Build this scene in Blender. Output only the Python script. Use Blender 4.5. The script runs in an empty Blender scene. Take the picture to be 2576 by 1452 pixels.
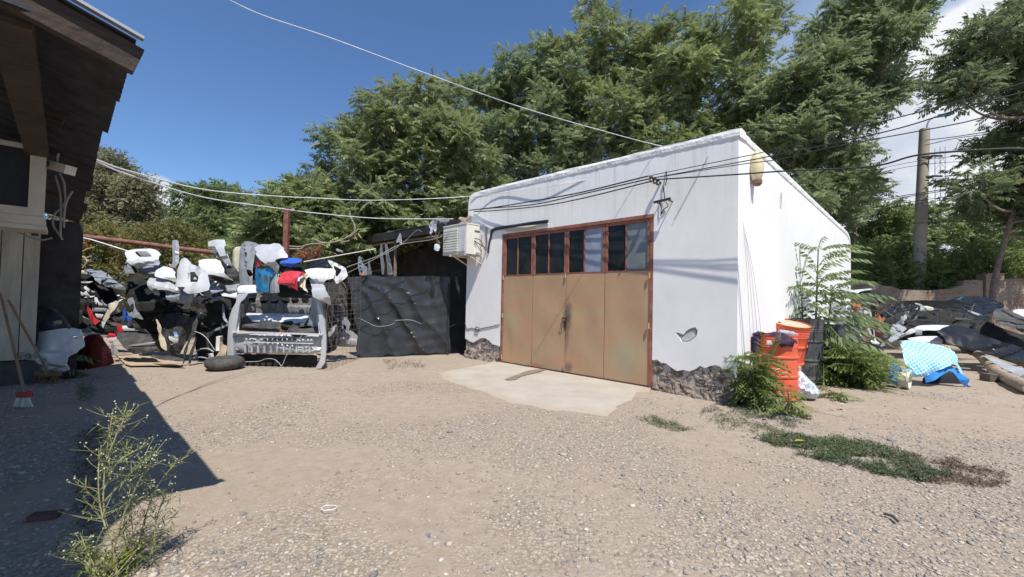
import bpy, math, random
import numpy as np
from mathutils import Vector, Matrix, noise
from mathutils.geometry import delaunay_2d_cdt
random.seed(7); RNG = np.random.default_rng(11)
SC = bpy.context.scene; COL = SC.collection
# ---------------------------------------------------------------- camera
F_, CX, CY, EYE = 1080.0, 1288.0, 726.0, 1.3
PITCH, ROLL = math.atan(29/1080), 0.021
fw = np.array([0, math.cos(PITCH), math.sin(PITCH)]); up0 = np.array([0, -math.sin(PITCH), math.cos(PITCH)]); rt0 = np.array([1.0, 0, 0])
rt = rt0*math.cos(ROLL) + up0*math.sin(ROLL); up = up0*math.cos(ROLL) - rt0*math.sin(ROLL)
cam = bpy.data.cameras.new('camera'); co = bpy.data.objects.new('camera', cam); COL.objects.link(co)
cam.sensor_width = 36; cam.lens = F_/2576*36; cam.clip_start = .05; cam.clip_end = 5000
m = Matrix.Identity(4)
for i in range(3): m[i][0] = rt[i]; m[i][1] = up[i]; m[i][2] = -fw[i]
m[2][3] = EYE; co.matrix_world = m; SC.camera = co
# ---------------------------------------------------------------- light
SUN = np.array([.44, -1.29, 2.34]); SUN /= np.linalg.norm(SUN)
w = bpy.data.worlds.new('World'); SC.world = w; w.use_nodes = True
nt = w.node_tree; nt.nodes.clear(); N = nt.nodes.new; L = nt.links.new
out = N('ShaderNodeOutputWorld'); bg = N('ShaderNodeBackground'); sky = N('ShaderNodeTexSky')
sky.sky_type = 'NISHITA'; sky.sun_disc = False; sky.sun_elevation = math.asin(SUN[2]); sky.sun_rotation = math.atan2(SUN[0], SUN[1])
sky.air_density = 1.0; sky.dust_density = 0.4; sky.ozone_density = 3.0; sky.altitude = 700
SKYK = .11
bg.inputs[1].default_value = SKYK
tc = N('ShaderNodeTexCoord')
def vmath(op, a=None, b=None, **k):
    n = N('ShaderNodeVectorMath'); n.operation = op
    if a is not None: L(a, n.inputs[0])
    if b is not None: n.inputs[1].default_value = b
    return n
def wmath(op, a, b=0.0, c=None, clamp=False):
    n = N('ShaderNodeMath'); n.operation = op; n.use_clamp = clamp
    for i, x in enumerate((a, b, c)):
        if x is None: continue
        if isinstance(x, (int, float)): n.inputs[i].default_value = x
        else: L(x, n.inputs[i])
    return n.outputs[0]
def mrange(v, a, b, c=0.0, d=1.0):
    n = N('ShaderNodeMapRange'); n.interpolation_type = 'SMOOTHSTEP'; L(v, n.inputs[0])
    for i, x in enumerate((a, b, c, d)): n.inputs[i+1].default_value = x
    return n.outputs[0]
nz = N('ShaderNodeTexNoise'); nz.inputs['Scale'].default_value = 3.2; nz.inputs['Detail'].default_value = 7; nz.inputs['Roughness'].default_value = .58
mp = N('ShaderNodeMapping'); mp.inputs['Scale'].default_value = (1, 1, 1.9); mp.inputs['Location'].default_value = (.3, .1, 0); L(tc.outputs['Generated'], mp.inputs[0]); L(mp.outputs[0], nz.inputs['Vector'])
def lobe(u, v, lo, hi):
    d = rt*(u-CX)/F_ + up*(CY-v)/F_ + fw; d = d/np.linalg.norm(d)
    n = vmath('DOT_PRODUCT', tc.outputs['Generated'], tuple(d)); return mrange(n.outputs['Value'], lo, hi)
l1 = lobe(2620, 430, .945, .99); l2 = lobe(380, 520, .9965, .9993); l3 = lobe(2500, 600, .80, .97)
edge = wmath('ADD', l1, wmath('MULTIPLY', nz.outputs[0], 1.3)); cl = mrange(edge, .95, 1.15)
cl2 = wmath('MULTIPLY', mrange(wmath('ADD', l2, nz.outputs[0]), 1.1, 1.5), .8)
shade = N('ShaderNodeMixRGB'); shade.inputs[1].default_value = (4.3, 4.7, 5.5, 1); shade.inputs[2].default_value = (6.9, 6.95, 7.1, 1); L(mrange(nz.outputs[0], .35, .62), shade.inputs[0])
mx0 = N('ShaderNodeMixRGB'); mx0.inputs[2].default_value = (4.0, 4.8, 6.1, 1); tint = N('ShaderNodeMixRGB'); tint.blend_type = 'MULTIPLY'; tint.inputs[0].default_value = 1; tint.inputs[2].default_value = (.72, .87, 1.03, 1); L(sky.outputs[0], tint.inputs[1]); L(tint.outputs[0], mx0.inputs[1]); L(wmath('MULTIPLY', l3, .75), mx0.inputs[0])
mx1 = N('ShaderNodeMixRGB'); L(mx0.outputs[0], mx1.inputs[1]); L(shade.outputs[0], mx1.inputs[2]); L(wmath('MAXIMUM', wmath('MULTIPLY', cl, .95), cl2), mx1.inputs[0])
L(mx1.outputs[0], bg.inputs[0]); L(bg.outputs[0], out.inputs[0])
sl = bpy.data.lights.new('sun', 'SUN'); sl.energy = 4.6; sl.angle = math.radians(.5); sl.color = (1, .955, .89)
so = bpy.data.objects.new('sun', sl); COL.objects.link(so); so.rotation_euler = Vector(SUN).to_track_quat('Z', 'Y').to_euler(); so.location = (0, 0, 20)
SC.view_settings.view_transform = 'Standard'; SC.view_settings.look = 'None'; SC.view_settings.gamma = 1; SC.view_settings.exposure = .41
SC.render.engine = 'CYCLES'; SC.cycles.max_bounces = 6; SC.cycles.transparent_max_bounces = 6; SC.cycles.use_denoising = True
# ---------------------------------------------------------------- pixel -> point on a stated plane (2576-wide picture)
def ray(u, v): return rt*(u-CX)/F_ + up*(CY-v)/F_ + fw
CAM = np.array([0, 0, EYE])
def G(u, v, h=0.0):
    d = ray(u, v); return CAM + d*((h-EYE)/d[2])
def Y(u, v, y):
    d = ray(u, v); return CAM + d*(y/d[1])
def PL(u, v, p0, n):
    d = ray(u, v); return CAM + d*(np.dot(np.asarray(p0)-CAM, n)/np.dot(d, n))
K = 3264/2576
c1 = (0, 0, .4271); c2 = (0, 500, .5512); c3 = (100, 720, .34444); c4 = (360, 740, .30303); c5 = (700, 720, .33046); c6 = (1080, 600, .41328); c7 = (1560, 620, .46823)
c8 = (2040, 380, .6338); q1 = (2300, 850, .34443); q2 = (2650, 850, .30995); q3 = (2650, 0, .6196); q4 = (1000, 0, .5165); q5 = (1900, 0, .5165); e1 = (0, 980, .23413); e2 = (200, 780, .27559); e3 = (900, 640, .23292); e4 = (2700, 880, .21894)
D_ = (0, 0, K)
def T(tf, x, y): return (tf[0]+x*tf[2])/K, (tf[1]+y*tf[2])/K
# ---------------------------------------------------------------- materials
MC = {}
def M(name, col, rough=.7, metal=0.0, var=.18, scale=4.0, bump=0.0, bscale=60.0, col2=None, coat=0.0, spec=.4, lo=.35, hi=.65, stretch=(1, 1, 1), trans=0.0, dirt=0.0):
    if name in MC: return MC[name]
    mt = bpy.data.materials.new(name); mt.use_nodes = True; t = mt.node_tree; b = t.nodes['Principled BSDF']; n = t.nodes.new; l = t.links.new
    b.inputs['Roughness'].default_value = rough; b.inputs['Metallic'].default_value = metal
    b.inputs['Coat Weight'].default_value = coat; b.inputs['Specular IOR Level'].default_value = spec
    tcn = n('ShaderNodeTexCoord'); mpn = n('ShaderNodeMapping'); mpn.inputs['Scale'].default_value = stretch; l(tcn.outputs['Object'], mpn.inputs[0])
    a = n('ShaderNodeTexNoise'); a.inputs['Scale'].default_value = scale; a.inputs['Detail'].default_value = 6; a.inputs['Roughness'].default_value = .62; l(mpn.outputs[0], a.inputs['Vector'])
    r = n('ShaderNodeMapRange'); r.inputs[1].default_value = lo; r.inputs[2].default_value = hi; l(a.outputs[0], r.inputs[0])
    mx = n('ShaderNodeMixRGB'); mx.inputs[1].default_value = (*[c*(1-var) for c in col], 1)
    mx.inputs[2].default_value = (*(col2 or [min(1, c*(1+var)) for c in col]), 1); l(r.outputs[0], mx.inputs[0]); last = mx.outputs[0]
    if dirt:
        d = n('ShaderNodeTexNoise'); d.inputs['Scale'].default_value = 2.3; d.inputs['Detail'].default_value = 8; d.inputs['Roughness'].default_value = .7; l(tcn.outputs['Object'], d.inputs['Vector'])
        dr = n('ShaderNodeMapRange'); dr.inputs[1].default_value = .5; dr.inputs[2].default_value = .72; dr.inputs[4].default_value = dirt; l(d.outputs[0], dr.inputs[0])
        dm = n('ShaderNodeMixRGB'); dm.inputs[2].default_value = (.20, .16, .12, 1); l(dr.outputs[0], dm.inputs[0]); l(last, dm.inputs[1]); last = dm.outputs[0]
    l(last, b.inputs['Base Color'])
    if bump:
        c = n('ShaderNodeTexNoise'); c.inputs['Scale'].default_value = bscale; c.inputs['Detail'].default_value = 5; l(tcn.outputs['Object'], c.inputs['Vector'])
        bp = n('ShaderNodeBump'); bp.inputs['Strength'].default_value = min(1, bump); bp.inputs['Distance'].default_value = .02; l(c.outputs[0], bp.inputs['Height']); l(bp.outputs[0], b.inputs['Normal'])
    if trans:
        tr = n('ShaderNodeBsdfTranslucent'); l(last, tr.inputs[0]); ms = n('ShaderNodeMixShader'); ms.inputs[0].default_value = trans
        l(b.outputs[0], ms.inputs[1]); l(tr.outputs[0], ms.inputs[2]); l(ms.outputs[0], t.nodes['Material Output'].inputs[0])
    MC[name] = mt; return mt
# ---------------------------------------------------------------- objects
WL = {}
def tag(o, label=None, cat=None, group=None, kind=None):
    for k, v in (('label', label), ('category', cat), ('group', group), ('kind', kind)):
        if v: o[k] = v
    return o
def thing(name, label, cat, loc=(0, 0, 0), group=None, kind=None):
    o = bpy.data.objects.new(name, None); o.empty_display_size = .1; COL.objects.link(o); o.location = [float(x) for x in loc]; WL[o.name] = np.array(loc, float)
    return tag(o, label, cat, group, kind)
def mesh(name, V, Fa, mat, parent=None, label=None, cat=None, group=None, kind=None, smooth=True, quads=False):
    V = np.asarray(V, dtype=np.float64).reshape(-1, 3)
    if parent is not None: org = WL[parent.name]
    else: org = np.array([V[:, 0].mean(), V[:, 1].mean(), V[:, 2].min()]) if kind is None else np.zeros(3)
    me = bpy.data.meshes.new(name)
    if quads:
        Fa = np.asarray(Fa, dtype=np.int32).reshape(-1, quads); nf = len(Fa); vv = (V-org).astype(np.float32)
        me.vertices.add(len(vv)); me.vertices.foreach_set('co', vv.ravel()); me.loops.add(nf*quads); me.loops.foreach_set('vertex_index', Fa.ravel())
        me.polygons.add(nf); me.polygons.foreach_set('loop_start', np.arange(0, nf*quads, quads, dtype=np.int32)); me.update(calc_edges=True)
    else: me.from_pydata((V-org).tolist(), [], [tuple(int(i) for i in f) for f in Fa])
    if smooth and len(me.polygons): me.polygons.foreach_set('use_smooth', [True]*len(me.polygons))
    me.materials.append(mat); me.update()
    if smooth and not quads: me.set_sharp_from_angle(angle=math.radians(38))
    o = bpy.data.objects.new(name, me); COL.objects.link(o)
    if parent is not None: o.parent = parent; WL[o.name] = org
    else: o.location = org.tolist(); WL[o.name] = org
    return tag(o, label, cat, group, kind)
Z3 = np.array([0, 0, 1.0])
def nrm(v): v = np.asarray(v, float); return v/max(1e-9, np.linalg.norm(v))
class MB:
    def __init__(s): s.V = []; s.F = []; s.n = 0
    def add(s, V, F):
        V = np.asarray(V, float).reshape(-1, 3); s.V.append(V); s.F += [tuple(i+s.n for i in f) for f in F]; s.n += len(V); return s
    def box(s, o, ax, ay, az, sx, sy, sz):
        o = np.asarray(o, float); X, Yv, Zv = np.asarray(ax)*sx, np.asarray(ay)*sy, np.asarray(az)*sz
        V = [o+X*i+Yv*j+Zv*k for k in (0, 1) for j in (0, 1) for i in (0, 1)]
        return s.add(V, [(0, 2, 3, 1), (4, 5, 7, 6), (0, 1, 5, 4), (2, 6, 7, 3), (0, 4, 6, 2), (1, 3, 7, 5)])
    def bar(s, p, q, wd, th=None, upv=Z3):
        p, q = np.asarray(p, float), np.asarray(q, float); th = th or wd; d = nrm(q-p); x = np.cross(d, upv)
        x = nrm(x) if np.linalg.norm(x) > 1e-3 else np.array([1.0, 0, 0]); y = nrm(np.cross(x, d))
        return s.box(p-x*wd/2-y*th/2, d, x, y, np.linalg.norm(q-p), wd, th)
    def tube(s, P, r, n=8, cap=True):
        P = [np.asarray(p, float) for p in P]; rs = r if hasattr(r, '__len__') else [r]*len(P); V = []; prev = None
        for i, p in enumerate(P):
            d = nrm(P[min(i+1, len(P)-1)]-P[max(i-1, 0)])
            x = (prev - d*np.dot(prev, d)) if prev is not None else np.cross(d, Z3 if abs(d[2]) < .9 else np.array([1.0, 0, 0]))
            x = nrm(x); prev = x; y = np.cross(d, x)
            for k in range(n):
                a = 2*math.pi*k/n; V.append(p+(x*math.cos(a)+y*math.sin(a))*rs[i])
        F = [(i*n+k, i*n+(k+1) % n, (i+1)*n+(k+1) % n, (i+1)*n+k) for i in range(len(P)-1) for k in range(n)]
        if cap: F += [tuple(range(n-1, -1, -1)), tuple((len(P)-1)*n+k for k in range(n))]
        return s.add(V, F)
    def lathe(s, o, ax, prof, n=32, capb=True, capt=True):
        ax = nrm(ax); x = nrm(np.cross(ax, [0, 1, .01])); y = np.cross(ax, x); V = []
        for (r, h) in prof:
            for k in range(n): a = 2*math.pi*k/n; V.append(np.asarray(o)+ax*h+(x*math.cos(a)+y*math.sin(a))*r)
        F = [(i*n+k, i*n+(k+1) % n, (i+1)*n+(k+1) % n, (i+1)*n+k) for i in range(len(prof)-1) for k in range(n)]
        if capb: F.append(tuple(range(n-1, -1, -1)))
        if capt: F.append(tuple((len(prof)-1)*n+k for k in range(n)))
        return s.add(V, F)
    def build(s, name, mat, parent=None, label=None, cat=None, group=None, kind=None, smooth=False):
        return mesh(name, np.concatenate(s.V), s.F, mat, parent, label, cat, group, kind, smooth)
def arc(P, n=12):
    """smooth curve through points (Catmull-Rom)"""
    P = [np.asarray(p, float) for p in P]; Q = [P[0]*2-P[1]]+P+[P[-1]*2-P[-2]]; R = []
    for i in range(1, len(Q)-2):
        for k in range(n):
            t = k/n; a, b, c, d = Q[i-1:i+3]; R.append(.5*(2*b+(c-a)*t+(2*a-5*b+4*c-d)*t*t+(3*b-a-3*c+d)*t**3))
    R.append(P[-1]); return R
def inside(x, y, poly):
    c = False; n = len(poly); j = n-1
    for i in range(n):
        xi, yi = poly[i]; xj, yj = poly[j]
        if (yi > y) != (yj > y) and x < (xj-xi)*(y-yi)/(yj-yi)+xi: c = not c
        j = i
    return c
def chaikin(P, it=1):
    for _ in range(it):
        R = []
        for i in range(len(P)):
            a, b = np.array(P[i]), np.array(P[(i+1) % len(P)])
            if np.linalg.norm(b-a) < 1e-9: continue
            R += [tuple(a*.91+b*.09), tuple(a*.09+b*.91)]
        P = R
    return P
def trimesh2d(outer, holes, res, jit=.25):
    loops = [outer]+list(holes); V = []; E = []
    for lp in loops:
        st = len(V); pts = []
        for i in range(len(lp)):
            a, b = np.array(lp[i]), np.array(lp[(i+1) % len(lp)]); n = max(1, int(np.linalg.norm(b-a)/res))
            pts += [tuple(a+(b-a)*k/n) for k in range(n)]
        V += pts; E += [(st+i, st+(i+1) % len(pts)) for i in range(len(pts))]
    B = np.array(V); a0, a1 = B.min(0), B.max(0)
    A = B[[e[0] for e in E]]; C = B[[e[1] for e in E]]
    def dist(P):
        P = np.atleast_2d(P)[:, None, :]; ab = C-A; t = np.clip(((P-A)*ab).sum(-1)/np.maximum((ab**2).sum(-1), 1e-12), 0, 1)
        return np.sqrt((((A+ab*t[..., None])-P)**2).sum(-1)).min(1)
    rr = random.Random(3)
    for x in np.arange(a0[0]+res/2, a1[0], res):
        for y in np.arange(a0[1]+res/2, a1[1], res):
            p = (x+rr.uniform(-jit, jit)*res, y+rr.uniform(-jit, jit)*res)
            if inside(*p, outer) and not any(inside(*p, h) for h in holes) and dist(p)[0] > res*.45: V.append(p)
    vs, es, fs, *_ = delaunay_2d_cdt([Vector((float(p[0]), float(p[1]))) for p in V], E, [], 0, 1e-6)
    vs = np.array([tuple(v) for v in vs]); tr = []
    for f in fs:
        c = vs[list(f)].mean(0)
        if inside(*c, outer) and not any(inside(*c, h) for h in holes): tr.append(tuple(f))
    used = sorted({i for f in tr for i in f}); mp_ = {k: i for i, k in enumerate(used)}
    vs = vs[used]; tr = [tuple(mp_[i] for i in f) for f in tr]
    return vs, tr, dist(vs)
BK = .62
def thicken(P, tr, nrmv, th):
    """two skins and a rim: every sheet has real thickness"""
    P = np.asarray(P); n = len(P); Nn = np.zeros((n, 3))
    for f in tr:
        fn = np.cross(P[f[1]]-P[f[0]], P[f[2]]-P[f[0]])
        for i in f: Nn[i] += fn
    ln = np.linalg.norm(Nn, axis=1, keepdims=True); Nn = Nn/np.maximum(ln, 1e-12)
    if (Nn@nrmv).mean() < 0: tr = [f[::-1] for f in tr]; Nn = -Nn
    V = np.concatenate([P, P-Nn*th]); F = list(tr)+[tuple(i+n for i in f[::-1]) for f in tr]; ed = {}
    for f in tr:
        for i in range(len(f)):
            e = (f[i], f[(i+1) % len(f)]); ed[e] = ed.get(e, 0)+1
    for (a, b) in ed:
        if (b, a) not in ed: F.append((b, a, a+n, b+n))
    return V, F
def panel(name, pts, tf, y0, mat, label=None, cat=None, group=None, parent=None, holes=(), bulge=.06, thick=.008, tilt=(0, 0), res=.05, flange=0.0, sm=1, crease=None, crumple=0.0, ridge=None, kind=None, fold=None):
    """a pressed sheet: its outline lies on a tilted plane y0 metres off, its skin bulges, its rim turns back"""
    u0 = np.mean([T(tf, *p) for p in pts], axis=0); c = Y(u0[0], u0[1], y0); n = nrm([-tilt[0], 1, -tilt[1]])
    conv = lambda lp: [tuple(PL(*T(tf, *p), c, n)[[0, 2]]) for p in lp]
    o2 = conv(chaikin(pts, sm) if sm else pts); h2 = [conv(chaikin(h, 1)) for h in holes]
    sz = math.sqrt((max(p[0] for p in o2)-min(p[0] for p in o2))*(max(p[1] for p in o2)-min(p[1] for p in o2)))
    bulge *= BK; res = min(max(res*.8, sz/34), max(sz/8, .008)); vs, tr, ds = trimesh2d(o2, h2, res)
    dm = max(ds.max(), 1e-6); t = np.clip(ds/dm, 0, 1); X, Zc = vs[:, 0], vs[:, 1]
    cx, cz = X.mean(), Zc.mean(); wx = max(np.ptp(X)/2, 1e-3); wz = max(np.ptp(Zc)/2, 1e-3)
    ka, kb = (.25, .95) if wx > wz else (.95, .25)
    dep = c[1]+tilt[0]*(X-c[0])+tilt[1]*(Zc-c[2]) - bulge*(1-ka*np.abs((X-cx)/wx)**2.6-kb*np.abs((Zc-cz)/wz)**2.6)
    dep += flange*np.exp(-ds/.012)
    if crease is None: crease = .26 if min(wx, wz) > .07 else 0
    if crease:
        r_ = random.Random(len(pts)*7+int(u0[0])); a_ = r_.uniform(-.25, .25) if wx > wz else 1.57+r_.uniform(-.2, .2); k_ = crease*min(wx, wz)
        for off, sg in ((r_.uniform(-.1, .15), 1), (r_.uniform(-.55, -.35), -.7)): q_ = (Zc-cz)*math.cos(a_)-(X-cx)*math.sin(a_)-off*min(wx, wz)*1.4-.15*(X-cx)**2; dep += sg*k_*np.tanh(q_/.008)*.5
    if ridge: dep -= ridge[1]*np.sin((Zc-cz)*ridge[0]+X*ridge[2] if len(ridge) > 2 else (Zc-cz)*ridge[0])
    if not crumple and crease: crumple = .07*min(wx, wz)
    if crumple:
        sd = random.random()*50
        dep += np.array([noise.noise(Vector((x*4+sd, z*4, sd)))*crumple+noise.noise(Vector((x*11+sd, z*11, sd)))*crumple*.4 for x, z in zip(X, Zc)])
    if fold is not None: dep += fold(X, Zc, cx, cz)
    V, Fc = thicken(np.stack([X, dep, Zc], 1), tr, np.array([0, -1.0, 0]), thick)
    o = mesh(name, V, Fc, mat, parent, label, cat, group, kind)
    if fold is None: o.data.set_sharp_from_angle(angle=math.radians(21))
    return o
# ================================================================ GROUND
def gravel(x, y):
    v = noise.noise(Vector((x*.36+3.1, y*.6, 0)))*.75+noise.noise(Vector((x*1.3, y*1.3+9, 4)))*.35+noise.noise(Vector((x*3.7, y*3.7, 8)))*.2
    near = max(0.0, min(1.0, (5.6-y)/3.2)); v += .15*near-.03
    if x > 3.4 and y > 4.4: v -= .3
    if y > 6.8: v -= .35
    return max(0.0, min(1.0, .5+v*1.9))
SLAB = [G(*p)[:2] for p in [(1085, 935), (1175, 917), (1262, 908), (1640, 974), (1625, 1000), (1600, 1022), (1540, 1056), (1400, 1036), (1270, 1012), (1130, 966)]]
def gh(x, y):
    h = .018*noise.noise(Vector((x*.8, y*.8, 2)))+.007*noise.noise(Vector((x*3, y*3, 5)))
    return h-.012
def ground():
    xs = np.concatenate([[-900, -300, -120, -60, -30, -20], np.arange(-14, 16.01, .1), [20, 30, 60, 120, 300, 900]])
    ys = np.concatenate([[-300, -60, -20, -8, -3], np.arange(-.5, 15.01, .1), [18, 25, 40, 80, 200, 500, 1500]])
    X, Yy = np.meshgrid(xs, ys); nx, ny = len(xs), len(ys); Zz = np.zeros_like(X); Gv = np.zeros_like(X)
    for j in range(ny):
        for i in range(nx):
            x, y = xs[i], ys[j]
            if -15 < x < 17 and -1 < y < 16: Zz[j, i] = gh(x, y); Gv[j, i] = gravel(x, y)
            else: Zz[j, i] = -.012; Gv[j, i] = .4
    V = np.stack([X.ravel(), Yy.ravel(), Zz.ravel()], 1); idx = np.arange(nx*ny).reshape(ny, nx)
    F = np.stack([idx[:-1, :-1], idx[:-1, 1:], idx[1:, 1:], idx[1:, :-1]], -1).reshape(-1, 4)
    mt = bpy.data.materials.new('ground'); mt.use_nodes = True; t = mt.node_tree; b = t.nodes['Principled BSDF']; n = t.nodes.new; l = t.links.new
    b.inputs['Roughness'].default_value = .95; b.inputs['Specular IOR Level'].default_value = .15
    tcn = n('ShaderNodeTexCoord'); at = n('ShaderNodeAttribute'); at.attribute_name = 'gravel'
    def nzz(sc, dt=5, rg=.6):
        a = n('ShaderNodeTexNoise'); a.inputs['Scale'].default_value = sc; a.inputs['Detail'].default_value = dt; a.inputs['Roughness'].default_value = rg; l(tcn.outputs['Object'], a.inputs['Vector']); return a.outputs[0]
    def mix(f, a, c, mode='MIX'):
        mx = n('ShaderNodeMixRGB'); mx.blend_type = mode
        for i, x in ((0, f), (1, a), (2, c)):
            if isinstance(x, (int, float)): mx.inputs[i].default_value = x
            elif isinstance(x, tuple): mx.inputs[i].default_value = (*x, 1)
            else: l(x, mx.inputs[i])
        return mx.outputs[0]
    def mr(v, a, c, d=0, e=1):
        r = n('ShaderNodeMapRange'); l(v, r.inputs[0])
        for i, x in enumerate((a, c, d, e)): r.inputs[i+1].default_value = x
        return r.outputs[0]
    sand = mix(mr(nzz(.5), .35, .65), (.355, .293, .235), (.41, .347, .283)); sand = mix(mr(nzz(9, 8, .75), .3, .7), sand, (.28, .22, .16)); sand = mix(mr(nzz(55, 3), .58, .75, 0, .5), sand, (.42, .36, .29))
    vo = n('ShaderNodeTexVoronoi'); vo.inputs['Scale'].default_value = 42; l(tcn.outputs['Object'], vo.inputs['Vector'])
    vo2 = n('ShaderNodeTexVoronoi'); vo2.inputs['Scale'].default_value = 90; l(tcn.outputs['Object'], vo2.inputs['Vector'])
    bw = n('ShaderNodeSeparateColor'); l(vo.outputs['Color'], bw.inputs[0]); bw2 = n('ShaderNodeSeparateColor'); l(vo2.outputs['Color'], bw2.inputs[0])
    def stones(r, g):
        s = mix(r, (.215, .187, .16), (.42, .35, .275)); return mix(mr(g, .85, .97), s, (.47, .405, .32))
    s1 = stones(bw.outputs[0], bw.outputs[1]); s2 = stones(bw2.outputs[0], bw2.outputs[1]); st = mix(mr(bw.outputs[2], .45, .55), s1, s2)
    gap = mr(vo.outputs['Distance'], .35, .75); st = mix(gap, st, (.24, .19, .14))
    gm = n('ShaderNodeMath'); gm.operation = 'ADD'; l(at.outputs['Fac'], gm.inputs[0]); l(mr(nzz(6, 6, .7), .2, .8, -.35, .35), gm.inputs[1])
    fac = mr(gm.outputs[0], .3, .75, .12, .85); l(mix(fac, sand, st), b.inputs['Base Color'])
    hh = mix(fac, nzz(70, 4), mix(1.0, (1, 1, 1), vo.outputs['Distance'], 'SUBTRACT')); bp = n('ShaderNodeBump'); bp.inputs['Strength'].default_value = .8; bp.inputs['Distance'].default_value = .012; l(hh, bp.inputs['Height']); l(bp.outputs[0], b.inputs['Normal'])
    o = mesh('ground', V, F, mt, kind='structure', quads=4)
    a = o.data.attributes.new('gravel', 'FLOAT', 'POINT'); a.data.foreach_set('value', Gv.ravel().astype(np.float32))
ground()
ICO_V = None
def ico():
    t = (1+5**.5)/2; V = np.array([(-1, t, 0), (1, t, 0), (-1, -t, 0), (1, -t, 0), (0, -1, t), (0, 1, t), (0, -1, -t), (0, 1, -t), (t, 0, -1), (t, 0, 1), (-t, 0, -1), (-t, 0, 1)], float)
    F = [(0, 11, 5), (0, 5, 1), (0, 1, 7), (0, 7, 10), (0, 10, 11), (1, 5, 9), (5, 11, 4), (11, 10, 2), (10, 7, 6), (7, 1, 8), (3, 9, 4), (3, 4, 2), (3, 2, 6), (3, 6, 8), (3, 8, 9), (4, 9, 5), (2, 4, 11), (6, 2, 10), (8, 6, 7), (9, 8, 1)]
    return V/np.linalg.norm(V[0]), np.array(F)
def pebbles():
    V0, F0 = ico(); pos = []
    def ok(x, y): return not inside(x, y, SLAB) and not (y > 5.7 and (x-2.96)*.705+(y-5.7)*.709 > -.02 and (x-2.96)*.709+(y-5.7)*(-.705) < 0)
    tries = 0
    while len(pos) < 34000 and tries < 400000:
        tries += 1; y = .75+7.0*random.random()**1.45; x = random.uniform(-1.35*y-.3, 1.3*y+.3); g = gravel(x, y)
        if random.random() > g**1.6+.05 or not ok(x, y): continue
        r = (.004+.006*random.random()**2.4)*(1.35 if random.random() < .14 else 1)*(2.1 if random.random() < .012 else 1)*(1+.08*y); pos.append((x, y, r))
    n = len(pos); P = np.array(pos); mats = [((.27, .24, .21), 11), ((.39, .335, .275), 12), ((.18, .174, .17), 13), ((.48, .43, .365), 14)]
    sel = RNG.choice(4, n, p=[.42, .42, .12, .04]); big = []
    VV = np.empty((n, 12, 3)); a = RNG.uniform(0, 6.28, n); el = RNG.uniform(1.0, 1.6, n); fl = RNG.uniform(.3, .62, n); jit = RNG.uniform(.82, 1.15, (n, 12, 1))
    for i in range(n):
        ca, sa = math.cos(a[i]), math.sin(a[i]); q = V0*jit[i]*P[i, 2]*np.array([el[i], 1, fl[i]])
        VV[i, :, 0] = q[:, 0]*ca-q[:, 1]*sa+P[i, 0]; VV[i, :, 1] = q[:, 0]*sa+q[:, 1]*ca+P[i, 1]; VV[i, :, 2] = q[:, 2]+gh(P[i, 0], P[i, 1])+P[i, 2]*fl[i]*.35
    Fa = (F0[None]+np.arange(n)[:, None, None]*12).reshape(-1, 3)
    o = mesh('gravel', VV.reshape(-1, 3), Fa, M('pebble_a', mats[0][0], .85, var=.25, scale=40), kind='stuff', label='loose grey and tan pebbles strewn over the yard', quads=3)
    for j in (1, 2, 3): o.data.materials.append(M('pebble_%s' % 'abcd'[j], mats[j][0], .85, var=.25, scale=40))
    o.data.polygons.foreach_set('material_index', np.repeat(sel, 20).astype(np.int32)); o.data.polygons.foreach_set('use_smooth', np.ones(n*20, bool))
pebbles()
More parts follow.
